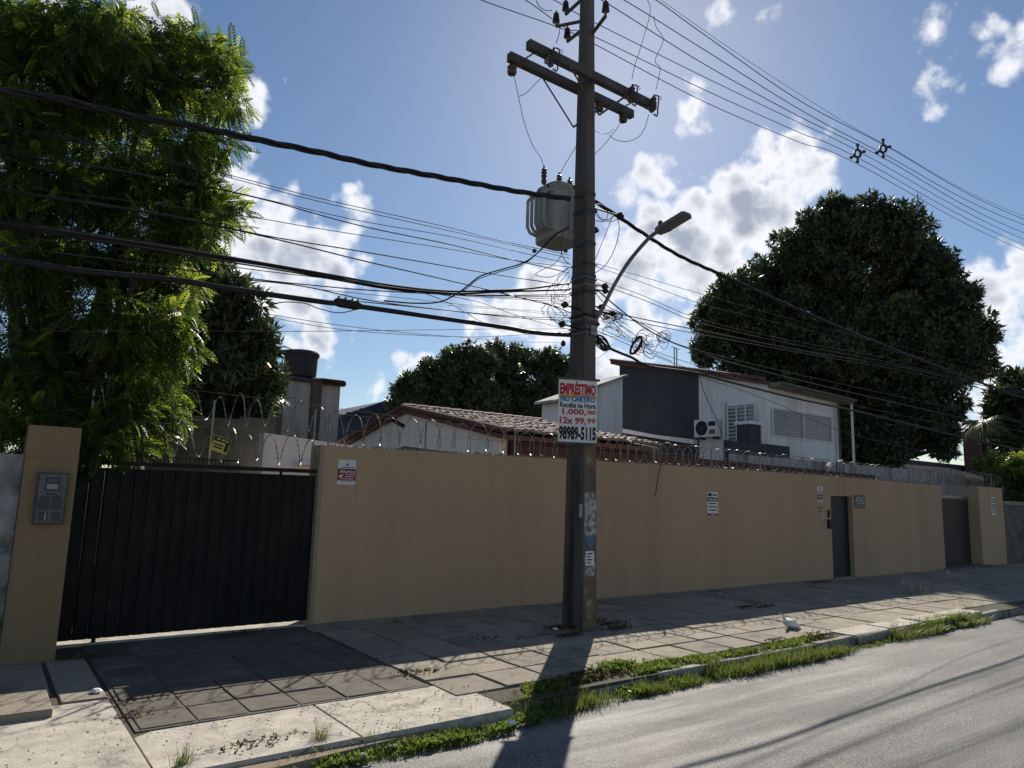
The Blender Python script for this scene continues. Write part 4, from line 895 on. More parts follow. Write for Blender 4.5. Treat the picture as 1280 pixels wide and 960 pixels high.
for lb, p, r in JW: cable('jumper_wire', lb, p, r, cat='wire', k=6)
wp = aty(704, 428, PY); m = MB(); m.lathe([(.01, -.06), (.035, -.04), (.035, .0), (.012, .03)], wp, 8); tag(m.build('wire_weight', MT['cable']), 'small black weight hanging on the thin wire left of the pole', 'clamp')
# clamps on the pole
for (px, py, s_) in ((706, 381, 1), (703, 405, 1), (752, 384, 1), (745, 405, 1), (742, 264, 1), (744, 288, 1), (756, 358, 1), (757, 364, .8), (775, 270, 1.2), (766, 392, .8)):
    c = aty(px, py, PY); m = MB(); e = .035*s_; m.box(c[0]-e*1.4, c[0]+e*1.4, c[1]-.03, c[1]+.03, c[2]-e*.6, c[2]+e*.6); m.box(c[0]-e*.5, c[0]+e*.5, c[1]-.035, c[1]+.035, c[2]-e*1.2, c[2]+e*1.2); m.tube([(c[0], c[1], c[2]), (PX+(-.06 if px < 728 else .06), PY, c[2]-.02)], .014, 5); m.build('cable_clamp', MT['cable'], pl)
# coiled spare cable and the tangle beside it
def ringpts(cx, cy, rx, ry, rot, Y, n=25, jit=0, a0=0, a1=2*math.pi):
    o = []
    for a in np.linspace(a0, a1, n):
        x = rx*math.cos(a)*(1+random.uniform(-jit, jit)); y = ry*math.sin(a)*(1+random.uniform(-jit, jit))
        o.append(aty(cx+x*math.cos(rot)-y*math.sin(rot), cy+x*math.sin(rot)+y*math.cos(rot), Y+random.uniform(-.05, .05)*jit*4))
    return o
def ringthing(nm, lb, rings, m_, cat='cable coil'):
    t = empty(nm, rings[0][0][0], lb, cat)
    for pts, r in rings: m = MB(); m.tube(catmull(pts, 2), r, 5, False); m.build('loop', m_, t, True)
    return t
ringthing('cable_coil', 'slim oval coil of spare black cable hung above the dark house', [(ringpts(795+random.uniform(-1, 1), 432+random.uniform(-1, 1), 12+random.uniform(-1, 1.2), 4.4+random.uniform(-.9, .9), -1.02, PY+.1), .011) for _ in range(6)], MT['cable'])
ringthing('cable_coil', 'bunched black cable loops at the pole above the poster', [(ringpts(752+random.uniform(-3, 3), 428+random.uniform(-2, 2), 11+random.uniform(-2, 2), 3.5+random.uniform(-1, 1.4), .8, PY), .010) for _ in range(6)]+[(ringpts(746, 422, 9, 2.5, 1.1, PY-.05), .012)], MT['cable'])
ringthing('wire_tangle', 'messy tangle of thin wire loops between coil and antenna', [(ringpts(808+random.uniform(-12, 10), 428+random.uniform(-10, 12), random.uniform(4, 12), random.uniform(4, 11), random.uniform(0, 3), PY+.12, 18, .12, 0, random.uniform(3.5, 6.2)), .0045) for _ in range(16)], MT['cablegrey'], 'wire tangle')
ringthing('wire_tangle', 'round thin wire loops hanging below the diagonal wire', [(ringpts(829+random.uniform(-3, 3), 423+random.uniform(-4, 4), random.uniform(5, 8), random.uniform(5, 12), random.uniform(-.2, .2), PY+.12, 18, .06), .0045) for _ in range(5)], MT['cablegrey'], 'wire tangle')
ringthing('wire_tangle', 'tight knot of wire ties beside the lamp arm foot', [(ringpts(765+random.uniform(-12, 14), 395+random.uniform(-3, 5), random.uniform(2, 6), random.uniform(1.5, 4), random.uniform(-.2, 1.2), PY+.05, 12, .2), .006) for _ in range(12)], MT['cable'], 'wire tangle')

ringthing('wire_tangle', 'loose thin wire loops on the left side of the pole above the poster', [(ringpts(697+random.uniform(-6, 8), 375+random.uniform(-22, 26), random.uniform(5, 14), random.uniform(4, 16), random.uniform(-.6, .6), PY-.05, 16, .15, random.uniform(0, 3), random.uniform(3.6, 5.6)), .004) for _ in range(10)], MT['cablegrey'], 'wire tangle')
ringthing('wire_tangle', 'slack wire ends drooping right of the pole below the lamp arm', [(ringpts(772+random.uniform(-14, 16), 404+random.uniform(-12, 14), random.uniform(8, 20), random.uniform(3, 8), random.uniform(.3, .8), PY+.08, 16, .12, random.uniform(0, 3), random.uniform(3.4, 5.2)), .0045) for _ in range(12)], MT['cable'], 'wire tangle')
# ------------------------------------------------------------------ houses behind the wall
def rotbox(m, O, ax, L, ay, D, z0, z1):
    vs = [O+ax*a*L+ay*b_*D+np.array([0, 0, z]) for a in (0, 1) for b_ in (0, 1) for z in (z0, z1)]
    vs = [(v[0], v[1], v[2]) for v in vs]; return m.add(vs, [(0,1,3,2),(4,6,7,5),(0,4,5,1),(2,3,7,6),(0,2,6,4),(1,5,7,3)])
# House with the tiled gable roof
hx = 8.93; e0 = aty(625, 541, 12.5); ze = e0[2]; pk = atx(508, 512, hx); Yp = pk[1]; zp = pk[2]; Yb = 2*Yp-12.5; XR = 13.6
hA = empty('gabled_house', (hx, 12.5, 0), 'low white gabled house with weathered clay tile roof behind the wall', 'house')
m = MB(); m.add([(hx, 12.5, 0), (hx, Yb, 0), (hx, Yb, ze-.05), (hx, Yp, zp-.05), (hx, 12.5, ze-.05), (hx+.2, 12.5, 0), (hx+.2, Yb, 0), (hx+.2, Yb, ze-.05), (hx+.2, Yp, zp-.05), (hx+.2, 12.5, ze-.05)],
 [(0,1,2,3,4),(9,8,7,6,5),(0,4,9,5),(2,1,6,7),(3,2,7,8),(4,3,8,9)]); m.build('gable_wall', MT['white'], hA)
m = MB(); yy = [12.5, 13.4, Yp, Yb-.6]; zz = [2.55, 2.62, 2.95, 2.5]
m.add([(hx-.012, y, 0) for y in yy]+[(hx-.012, y, z) for y, z in zip(yy, zz)], [(4+i+1, 4+i, i, i+1) for i in range(3)]); m.build('cement_patch', MT['greywall'], hA)
m = MB(); m.box(hx+.2, XR, Yb-.2, Yb, 0, ze-.04); m.build('side_wall', MT['brown'], hA); m = MB(); m.box(hx+.2, XR, 12.52, 12.7, 0, ze-.04); m.build('side_wall', MT['brown'], hA)
def tileroof(parent, xa, xb, ya, za, yb, zb, nx, ny, m_, name='roof_tiles', jig=.02, thr=300):
    # barrel tiles in rows: each an arched half pipe
    b = MB(); px = (xb-xa)/nx; 
    for i in range(nx):
        for j in range(ny):
            t0, t1 = j/ny, (j+1.12)/ny; x0 = xa+i*px; r = px*.5; dz = random.uniform(0, jig); sk = random.uniform(-.02, .02)
            vs = []
            for (t, lift, w_) in ((t0, .045, 1.0), (t1, .0, .84)):
                for a in (0, .25, .5, .75, 1):
                    g = math.pi*a; vs.append((x0+r-r*w_*math.cos(g)+sk*(t == t0), ya+(yb-ya)*t, za+(zb-za)*t+lift+dz+r*.75*math.sin(g)))
            b.add(vs, [(k, k+1, 6+k, 5+k) for k in range(4)]+[(0, 1, 2, 3, 4)]); b.k = 0
    o = b.build(name, m_, parent); o['kind'] = 'stuff'; return o
rf = MB(); rf.add([(hx-.12, 12.2, ze-.06), (XR, 12.2, ze-.06), (XR, Yp, zp), (hx-.12, Yp, zp), (hx-.12, Yb+.3, ze-.1), (XR, Yb+.3, ze-.1),
   (hx-.12, 12.2, ze-.16), (XR, 12.2, ze-.16), (XR, Yp, zp-.1), (hx-.12, Yp, zp-.1), (hx-.12, Yb+.3, ze-.2), (XR, Yb+.3, ze-.2)],
   [(0,1,2,3),(3,2,5,4),(7,6,9,8),(8,9,10,11),(0,3,9,6),(3,4,10,9),(2,1,7,8),(5,2,8,11),(1,0,6,7),(4,5,11,10)]); rfo = rf.build('roof', MT['redtile'], hA)
tileroof(rfo, hx-.1, XR, 12.12, ze-.04, Yp, zp, 24, 13, MT['tile'], jig=.035)
m = MB()
for i in range(24):
    for (ya, yb, za, zb) in ((12.15, Yp, ze-.0, zp+.03), (Yb+.3, Yp, ze-.05, zp+.03)):
        t = i/24; t2 = (i+1.1)/24; m.tube([(hx-.13, ya+(yb-ya)*t, za+(zb-za)*t+.03), (hx-.13, ya+(yb-ya)*t2, za+(zb-za)*t2+.05)], [.075, .06], 7)
m.build('verge_tiles', MT['redtile'], rfo)['kind'] = 'stuff'
m = MB()
for i in range(13): x = hx-.1+i*(XR-hx)/13; m.tube([(x, Yp, zp+.06), (x+(XR-hx)/12.4, Yp, zp+.09)], [.1, .085], 7)
m.build('ridge_tiles', MT['redtile'], rfo)['kind'] = 'stuff'
b0 = atx(488, 524, hx-.03); b1 = atx(505, 533, hx-.03); m = MB(); m.tube([b0, b1], .05, 4); m.build('vent_slot', MT['cable'], hA)
# brown party wall carried on to the right of the gable house
bw = empty('lean_to_wall', (16, 12.4, 0), 'long red brown wall behind the razor wire in the middle', 'wall')
wallseg('wall_panel', hx+.25, 24.5, 12.3, 12.45, lambda x: ze-.22 if x < 15 else ze-.22-(x-15)*.012, MT['brown'], parent=bw, n=14)

# Rotated two-storey house
cB = aty(958, 470, 15.0); az2 = math.radians(90); u2 = np.array([math.sin(az2), math.cos(az2), 0]); u1 = np.array([-u2[1], u2[0], 0])   # u1 runs back-left
def onplane(px, py, O, u):      # point seen at px,py on the vertical plane through O along u
    n_ = np.array([u[1], -u[0], 0]); dd = ray(px, py); t = n_.dot(O-EYE)/n_.dot(dd); return EYE+dd*t
O = np.array([cB[0], cB[1], 0])
def s1_(px, py): q = onplane(px, py, O, u1); return float((q-O).dot(u1)), float(q[2])
def s2_(px, py): q = onplane(px, py, O, u2); return float((q-O).dot(u2)), float(q[2])
hB = empty('upper_house', O, 'two storey white and charcoal house with slatted windows behind the wall', 'house')
def facade(u, rect_pts, mm, name, parent=None, th=.2, out=0):
    n_ = np.array([u[1], -u[0], 0]); n_ = n_ if n_.dot(EYE-O) > 0 else -n_
    m = MB(); k = len(rect_pts); P = [O+u*s+np.array([0, 0, z])+n_*out for s, z in rect_pts]; vs = P+[p-n_*th for p in P]
    m.add(vs, [tuple(range(k)), tuple(range(2*k-1, k-1, -1))]+[(i, i+k, (i+1) % k+k, (i+1) % k) for i in range(k)]); return m.build(name, mm, parent or hB)
tA, tB_, tC = s1_(775, 452), s1_(873, 465), s1_(957, 478)
facade(u1, [(0, 0), (0, tC[1]), (tB_[0], tB_[1]), (tB_[0], 0)], MT['white'], 'white_wall', th=.2)
facade(u1, [(tB_[0]+.003, 0), (tB_[0]+.003, tB_[1]), (tA[0], tA[1]), (tA[0], 0)], MT['dark'], 'charcoal_wall', th=.25, out=.03)
q = s1_(775, 536); q2 = s1_(873, 551)
facade(u1, [(q2[0], q2[1]-.15), (q2[0], q2[1]+.03), ((q[0]+q2[0])/2, (q[1]+q2[1])/2-.02), (q[0], q[1]+.05), (q[0], q[1]-.15)], MT['white'], 'white_coping', th=.35, out=.3)
eT, eR, eB = s2_(958, 470), s2_(1047, 503), s2_(1045, 572)
facade(u2, [(0.003, 0), (0.003, tC[1]-.02), (eR[0], eR[1]+.05), (eR[0], 0)], MT['white'], 'white_wall', th=.2, out=.002)
# roof: verge along facade 1, eave over facade 2
def P1(px, py, out=0): s, z = s1_(px, py); return O+u1*s+np.array([0, 0, z])-u2*out
r0 = P1(768, 452, .25); r1 = P1(873, 464, .25); r2 = P1(960, 476, .25); ev = O+u2*(eR[0]+.4)+np.array([0, 0, eR[1]])-u1*.45
m = MB()
vg = [r0, r1, r2]; far = [p+u2*(eR[0]+.6)-np.array([0, 0, max(0, r2[2]-eR[1]-.1)]) for p in vg]; 
vs = vg+far+[p-np.array([0, 0, .14]) for p in vg+far]; m.add(vs, [(0,1,4,3),(1,2,5,4),(7,6,9,10),(8,7,10,11),(0,6,7,1),(1,7,8,2),(2,8,11,5),(3,4,10,9),(4,5,11,10),(0,3,9,6)])
rb = m.build('roof', MT['redtile'], hB)
m = MB()
for a, b_ in ((r0, r1), (r1, r2)):
    for i in range(18):
        t = i/18; t2 = (i+1.15)/18; m.tube([a+(b_-a)*t+(0, 0, .05), a+(b_-a)*t2+(0, 0, .03)], [.06, .085], 7)
m.build('verge_tiles', MT['redtile'], rb)['kind'] = 'stuff'
# flat white slab roof over the window facade with its gutter
g0 = s2_(962, 482); g1 = s2_(1052, 499)
n2 = -u1
m = MB(); P = [O+u2*(.06)+n2*.5+np.array([0, 0, s2_(966, 480)[1]]), O+u2*(eR[0]+.35)+n2*.5+np.array([0, 0, eR[1]+.12])]
vs = [P[0], P[1], P[1]-n2*3, P[0]-n2*3]; vs += [v-np.array([0, 0, .16]) for v in vs]; m.add(vs, [(0,1,2,3),(7,6,5,4),(0,4,5,1),(1,5,6,2),(2,6,7,3),(3,7,4,0)]); m.build('eave_slab', MT['slab'], hB)
m = MB(); m.tube([P[0]+n2*.06-(0, 0, .06), P[1]+n2*.06-(0, 0, .06)], .06, 6); m.build('gutter', MT['greywall'], hB)
for px in (1044, 1055):
    s, z = s2_(px, 505); p = O+u2*s+n2*(.12 if px < 1050 else .3); m = MB(); m.tube([p+(0, 0, 2.2), p+(0, 0, z)], .05 if px > 1050 else .04, 8); m.build('downpipe', MT['white'] if px > 1050 else MT['greywall'], hB)
# windows
def window(u, s0, s1, z0, z1, bars, vb, name='window', side=-1):
    n_ = np.array([u[1], -u[0], 0]); n_ = n_ if n_.dot(EYE-O) > 0 else -n_
    def bx(a, b_, c, d_, o0, o1, nm, mm, par): 
        m = MB(); m.add([O+u*s+np.array([0, 0, z])+n_*o_ for s in (a, b_) for o_ in (o0, o1) for z in (c, d_)], [(0,1,3,2),(4,6,7,5),(0,4,5,1),(2,3,7,6),(0,2,6,4),(1,5,7,3)]); return m.build(nm, mm, par)
    if s0 > s1: s0, s1 = s1, s0
    fr = bx(s0-.07, s1+.07, z0-.07, z1+.07, .006, .03, name, MT['white'], hB)
    bx(s0, s1, z0, z1, .031, .036, 'pane', MT['glass'], fr)
    for i in range(bars): z = z0+(i+.5)*(z1-z0)/bars; bx(s0, s1, z-(z1-z0)/bars*.26, z+(z1-z0)/bars*.16, .040, .07, 'slat', MT['lightbar'], fr)
    for i in range(vb+1): s = s0+(s1-s0)*i/vb; bx(s-.025, s+.025, z0, z1, .071, .095, 'mullion', MT['white'], fr)
    return fr
a = s1_(911, 508); b_ = s1_(946, 548); window(u1, a[0], b_[0], b_[1]-.1, a[1], 10, 3)
a = s2_(963, 506); b_ = s2_(1038, 549); c_ = s2_(963, 545); window(u2, a[0], b_[0], c_[1]+.05, a[1]-.12, 13, 2)
# air conditioner outside unit
ac0 = s1_(875, 526); ac1 = s1_(904, 546)
pA = O+u1*ac1[0]; AC = empty('air_conditioner', (pA[0], pA[1], ac1[1]), 'white air conditioner unit with dark round fan on the white wall', 'air conditioner')
w_ = ac0[0]-ac1[0]; h_ = ac0[1]-ac1[1]; nA = -u2
def acb(a, b_, c, d_, o0, o1, nm, mm): m = MB(); m.add([pA+u1*s+np.array([0, 0, ac1[1]+z])+nA*o_ for s in (a, b_) for o_ in (o0, o1) for z in (c, d_)], [(0,1,3,2),(4,6,7,5),(0,4,5,1),(2,3,7,6),(0,2,6,4),(1,5,7,3)]); m.build(nm, mm, AC)
acb(0, w_, 0, h_, .05, .35, 'casing', MT['white']); acb(w_*.08, w_*.38, h_*.6, h_*.85, .351, .356, 'label', MT['navy']); acb(w_*.1, w_*.35, h_*.15, h_*.4, .351, .356, 'label', MT['grey'])
cc_ = pA+u1*w_*.68+np.array([0, 0, ac1[1]+h_*.5])
for r_, o_, mm, nm in ((h_*.42, .352, MT['ink'], 'fan_opening'), (h_*.14, .362, MT['greydk'], 'fan_hub')):
    m = MB(); m.add([cc_+nA*o_+u1*r_*math.cos(g)+np.array([0, 0, r_*math.sin(g)]) for g in np.linspace(0, 2*math.pi, 25)[:-1]], [tuple(range(24))]); m.build(nm, mm, AC)
for k_ in range(4):
    m = MB(); rr = h_*(.18+.07*k_); m.tube([cc_+nA*.362+u1*rr*math.cos(g)+np.array([0, 0, rr*math.sin(g)]) for g in np.linspace(0, 2*math.pi, 17)], .007, 3, False); m.build('grille_ring', MT['greydk'], AC)
for s in (w_*.2, w_*.8): acb(s-.03, s+.03, -.08, 0, 0, .35, 'bracket', MT['greydk'])
s, z = s1_(906, 503); p = O+u1*s-u2*.1; m = MB(); m.tube([p+(0, 0, 3.0), p+(0, 0, z-.1), p+(0, 0, z)], .06, 8); m.lathe([(.09, z-.08), (.11, z-.02), (.03, z+.04)], (p[0], p[1], 0), 8); m.build('vent_pipe', MT['white'], hB)
cable('wall_wire', 'thin wire dropping down the white house wall to the air conditioner', [(874,470),(882,495),(896,525),(903,545)], .012, O[1]+.8, cat='wire')
# dark parapet and box in front of it
ppt = aty(911, 548, 13.6); qq = aty(987, 556, 13.6)
m = MB(); m.box(ppt[0], qq[0], 13.6, 13.8, 0, ppt[2]-.05); tag(m.build('parapet', MT['dark']), 'low charcoal parapet in front of the white slatted windows', 'wall')
ppt = aty(937, 530, 14.0); qq = aty(951, 550, 14.0); m = MB(); m.box(ppt[0], qq[0]+.1, 14.0, 14.5, 0, ppt[2]); o = m.build('body', MT['dark']); 
t = empty('chimney_box', (ppt[0]+.3, 14, 0), 'narrow dark box with white cap between the two white windows', 'chimney'); put(o, t)
m = MB(); m.bevbox(ppt[0]-.06, qq[0]+.16, 13.93, 14.56, ppt[2], ppt[2]+.1, .03); m.build('cap', MT['white'], t)
m = MB(); m.box(qq[0]-.02, qq[0]+.06, 13.93, 13.99, 2.5, ppt[2]); m.build('pipe', MT['white'], t)
m = MB(); lo_ = aty(987, 572, 13.2); m.box(ppt[0]-2, 34, 13.2, 13.35, 0, 3.15); tag(m.build('inner_wall', MT['grimy']), 'grey inner wall below the slatted window facade', 'wall')
# antennas on the roof ridge
for (px, y0_, y1_, lb) in ((823, 430, 458, 'left of two thin antenna poles on the dark house roof'), (826, 432, 458, 'right of two thin antenna poles on the dark house roof'), (877, 446, 468, 'short thin mast on the white house roof')):
    q = P1(px, y1_, -1.0); top_ = P1(px, y0_, -1.0); m = MB(); m.tube([q-(0, 0, .3), top_], .025, 6); m.tube([top_-u2*.2, top_+u2*.2], .015, 5); tag(m.build('antenna_pole', MT['steel']), lb, 'antenna')
# white gable seen behind the poster
wg = empty('small_white_house', (20, 20, 0), 'plain white sloping gable wall between poster and charcoal wall', 'house')
a = aty(699, 503, 20); b_ = aty(776, 477, 20); m = MB(); m.add([(a[0], 20, 0), (b_[0]+.1, 20, 0), (b_[0]+.1, 20, b_[2]+.15), (a[0], 20, a[2]), (a[0], 21, 0), (b_[0]+.1, 21, 0), (b_[0]+.1, 21, b_[2]+.15), (a[0], 21, a[2])],
  [(0,1,2,3),(7,6,5,4),(0,3,7,4),(1,5,6,2)]); m.build('gable_wall', MT['white'], wg)
m = MB(); m.add([(a[0]-.3, 19.8, a[2]-.03), (b_[0]+.2, 19.8, b_[2]+.2), (b_[0]+.2, 21.1, b_[2]+.2), (a[0]-.3, 21.1, a[2]-.03), (a[0]-.3, 19.8, a[2]+.07), (b_[0]+.2, 19.8, b_[2]+.3), (b_[0]+.2, 21.1, b_[2]+.3), (a[0]-.3, 21.1, a[2]+.07)],
  [(0,3,2,1),(4,5,6,7),(0,1,5,4),(1,2,6,5),(2,3,7,6),(3,0,4,7)]); m.build('roof', MT['grimy'], wg)
# blue-grey far roof at left of the gable
a = aty(424, 520, 34); b_ = aty(500, 504, 34); m = MB(); zl, zr = a[2], b_[2]
far_h = empty('far_roof_building', (a[0], 34, 0), 'slate blue building far behind the gable ridge', 'building')
m.add([(a[0]-2, 34, 0), (b_[0]+3, 34, 0), (b_[0]+3, 34, zr+.3), (b_[0]-1, 34, zr), (a[0], 34, zl), (a[0]-2, 34, zl-.4)]+[(a[0]-2, 40, 0), (b_[0]+3, 40, 0), (b_[0]+3, 40, zr+.3), (b_[0]-1, 40, zr), (a[0], 40, zl), (a[0]-2, 40, zl-.4)],
  [tuple(range(6))]+[(i, i+6, (i+1) % 6+6, (i+1) % 6) for i in range(6)]); m.build('wall', MT['blueroof'], far_h)
m = MB()
for i in range(9): 
    x = a[0]-1+i*(b_[0]-a[0]+3)/9; zt_ = zl+(zr-zl)*(x-a[0])/(b_[0]-a[0]); m.box(x, x+(b_[0]-a[0]+3)/9-.05, 33.9, 34.1, zt_-.1, zt_+.12+.05*(i % 2))
m.build('cap_tiles', MT['blueroof'], far_h)

# water-tank tower
YT = 20; a = aty(352, 470, YT); b_ = aty(427, 476, YT); mid_ = aty(398, 470, YT); ref = aty(400, 472, YT)
tw = empty('water_tower_house', (a[0], YT, 0), 'stained grey cement block house carrying the round water tank', 'building')
m = MB(); m.box(a[0]+.05, mid_[0], YT, YT+2.4, 0, a[2]-.05); m.build('tower_block', MT['grimy'], tw)
m = MB(); m.box(mid_[0], b_[0], YT+.06, YT+3, 0, b_[2]-.12); m.build('side_block', MT['grimy'], tw)
m = MB(); p0 = aty(391, 474, YT-.1)[0]; p1_ = aty(403, 474, YT-.1)[0]; m.box(p0, p1_, YT-.12, YT-.003, 0, a[2]-.08); m.build('dark_strip', MT['mossy'], tw)  # dark strip over the seam of the two blocks
m = MB(); m.bevbox(a[0]-.1, mid_[0]+.06, YT-.1, YT+2.5, a[2]-.10, a[2]+.03, .02); m.build('slab', MT['asbestos'], tw)
m = MB()
for i in range(9): x = mid_[0]+.1+i*(b_[0]-mid_[0])/9; m.tube([(x, YT-.1, b_[2]-.1), (x, YT+3, b_[2]+.3)], .1, 7)
m.build('roof_tiles', MT['brown'], tw)
m = MB(); x0_ = aty(340, 520, YT-.3)[0]; m.box(x0_, a[0]+.05, YT-.2, YT+1.5, 0, aty(345, 478, YT)[2]-.1); m.build('side_pier', MT['greywall'], tw)
tk = aty(375, 470, YT+1); tr = aty(395, 470, YT+1)[0]-tk[0]; zt0 = aty(375, 467, YT+1)[2]; zt1 = aty(375, 442, YT+1)[2]
t = empty('water_tank', (tk[0], YT+1, zt0-.1), 'round dark cement water tank on top of the stained block', 'water tank')
m = MB(); m.lathe([(tr*.95, zt0-.12), (tr*.97, zt0), (tr*1.0, zt1-.06)], (tk[0], YT+1, 0), 28); m.build('tank_body', MT['asbestos'], t)
m = MB(); m.lathe([(tr*1.07, zt1-.08), (tr*1.08, zt1), (tr*1.0, zt1+.05), (tr*.3, zt1+.08)], (tk[0], YT+1, 0), 28); m.build('lid', MT['asbestos'], t)
m = MB(); m.tube([aty(350, 466, YT), aty(353, 452, YT), aty(354, 446, YT)], .02, 5); m.build('pipe', MT['greywall'], t)

# white building and dark mossy sheds behind the gate
a = aty(331, 541, 13); b_ = aty(415, 556, 13); m = MB()
m.add([(a[0], 13, 0), (6.2, 13, 0), (6.2, 13, b_[2]-.02), (a[0], 13, a[2]), (a[0], 13.3, 0), (6.2, 13.3, 0), (6.2, 13.3, b_[2]-.02), (a[0], 13.3, a[2])], [(0,1,2,3),(7,6,5,4),(0,3,7,4),(1,5,6,2),(3,2,6,7)])
tag(m.build('white_yard_wall', MT['white']), 'bright white yard wall seen above the right half of the gate', 'wall')
a = aty(371, 580, 12.9); b_ = aty(404, 582, 12.9); m = MB(); m.bevbox(a[0], b_[0]+.3, 12.75, 12.99, a[2]-.01, a[2]+.05, .01); tag(m.build('wall_ledge', MT['white']), 'small white ledge on the white yard wall over the gate', 'ledge')
a = aty(225, 548, 14); b_ = aty(333, 548, 14)
sh = empty('garden_shed', (a[0], 14, 0), 'dark mossy shed with slanting roof behind the gate', 'shed')
m = MB(); m.box(a[0]-.5, b_[0]+.02, 14, 17, 0, 3.05); m.build('wall', MT['mossy'], sh)
m = MB(); q = aty(318, 528, 15.2); m.box(q[0]-.3, q[0]+.45, 15.2, 17.2, 0, q[2]+.1); m.build('rear_wall', MT['mossy'], sh)
c_ = [(-1.8, 13.0, 2.75), (2.55, 13.0, 2.62), (2.9, 16.5, 3.35), (-1.8, 16.5, 3.5)]; m = MB(); vs = c_+[(x, y, z-.08) for x, y, z in c_]
m.add(vs, [(0,1,2,3),(7,6,5,4),(0,4,5,1),(1,5,6,2),(2,6,7,3),(3,7,4,0)]); 
m.build('roof', MT['asbestos'], sh)
m = MB()
for i in range(22): x = -1.75+i*.2; m.tube([(x, 12.97, 2.78), (x+.07*0, 16.5, 3.5)], .05, 5)
m.build('roof_corrugation', MT['asbestos'], sh)

# far right: low tiled building, beam and block
a = aty(1068, 588, 19); b_ = aty(1240, 590, 19)
lr = empty('low_tiled_building', (a[0], 19, 0), 'low grey building with a pale tile edge behind the far gate', 'building')
zt_ = aty(1100, 591, 19)[2]
m = MB(); m.box(a[0], 52, 19, 21, 0, zt_); m.build('wall', MT['greywall'], lr)
m = MB()
for i in range(60): x = a[0]+i*(52-a[0])/60; m.tube([(x, 18.8, zt_+.02), (x+.02, 21, zt_+.7)], .14, 6)
m.build('roof_tiles', MT['tile'], lr)['kind'] = 'stuff'
a = aty(1128, 576, 22); b_ = aty(1250, 584, 22); m = MB(); m.box(a[0]-8, b_[0]+2, 22, 26, 0, aty(1160, 577, 22)[2]); tag(m.build('dark_canopy', MT['dark']), 'dark flat canopy above the low tile edge on the right', 'canopy')
a = atd(1202, 530, 60); b_ = atd(1242, 532, 60)
bb = empty('beige_block', (a[0], a[1], 0), 'shaded beige block with brick column seen between tree and palm', 'building')
uu = (b_-a); uu[2] = 0; uw = np.linalg.norm(uu); uu /= uw; vv = np.array([-uu[1], uu[0], 0])
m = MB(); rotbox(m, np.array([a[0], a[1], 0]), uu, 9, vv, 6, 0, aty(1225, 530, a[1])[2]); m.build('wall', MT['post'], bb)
m = MB(); rotbox(m, np.array([a[0], a[1], 0])-vv*.1, uu, 1.2, vv, .4, 0, aty(1225, 530, a[1])[2]-.2); m.build('brick_column', MT['brown'], bb)
for k_ in range(3):
    m = MB(); rotbox(m, np.array([a[0], a[1], 0])-vv*.05+uu*(2+k_*2.2), uu, 1.2, vv, .1, 5.2, 6.6); f = m.build('window', MT['white'], bb)
    m = MB(); rotbox(m, np.array([a[0], a[1], 0])-vv*.09+uu*(2.1+k_*2.2), uu, 1.0, vv, .05, 5.3, 6.5); m.build('pane', MT['glass'], f)

# ------------------------------------------------------------------ trees
def clumps_px(L_, dist=None, Y=None, jd=0):
    o = []
    for (x, y, r) in L_:
        if Y: c = aty(x, y, Y+random.uniform(-jd, jd))
        else: c = atd(x, y, dist+random.uniform(-jd, jd))
        o.append((c, metres(c, r)))
    return o
def tree(name, label, cl, base, n, tm, mats, wts, size, tr, parent_cat='tree', every=1, fork=.45, **kw):
    t = empty(name, base, label, parent_cat); crown('crown', cl, n, tm, mats, wts, size, parent=t, **kw)
    trunk(base, cl, tr, t, fork, every); return t
neem = leaf_t(7, 1.0, .30, .055, drop=.35); mango = rosette_t(7, 1.0, .13); mango2 = rosette_t(6, 1.0, .17)
NC = [(20,50,62),(80,55,55),(140,55,52),(190,62,42),(238,62,30),(275,76,28),(300,82,16),(255,118,34),(292,132,18),(205,118,45),(140,130,55),(60,140,60),(10,150,60),(225,175,40),(262,186,26),(288,182,14),(190,215,42),
 (240,228,32),(262,262,36),(292,262,18),(240,290,34),(200,285,45),(130,230,50),(70,240,55),(15,260,55),(130,310,50),(60,330,52),(10,360,50),(205,340,36),(228,360,26),(190,385,44),(218,405,28),(212,440,30),(150,400,45),
 (95,430,50),(35,450,50),(180,460,40),(205,490,30),(150,510,42),(190,535,32),(120,545,36),(90,500,42),(20,520,42),(12,562,32),(160,563,22),(215,520,18)]
cl = []
for (x, y, r) in NC:
    c = aty(x, y, 9.75+random.uniform(-.35, .9)+(.5 if y > 420 else 0)*0); cl.append((c, metres(c, r)))
# back layer of the crown, deeper into the garden
cl2 = []
for (x, y, r) in NC[::2]:
    c = aty(x-15, y-5, 11.6+random.uniform(-.5, .6)); cl2.append((c, metres(c, r*.85)))
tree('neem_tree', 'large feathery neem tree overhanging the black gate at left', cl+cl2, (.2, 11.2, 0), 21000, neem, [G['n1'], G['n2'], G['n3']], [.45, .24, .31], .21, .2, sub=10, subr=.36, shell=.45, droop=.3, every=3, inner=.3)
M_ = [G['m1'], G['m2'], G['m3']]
MC = [(268,345,34),(285,375,38),(300,410,34),(318,432,26),(300,455,40),(325,478,28),(322,505,28),(290,505,42),(250,400,50),(240,470,50),(250,530,40),(190,440,50),(300,540,20),(150,480,50),(100,470,50)]
tree('mango_tree', 'dark green mango tree between the neem and the water tank', clumps_px(MC, Y=16.5, jd=.8), (4.5, 18, 0), 5200, mango, [G['m1'], G['m2'], G['m3'], G['brownl']], [.42, .15, .40, .03], .26, .25, sub=9, subr=.42, shell=.5, droop=.5)
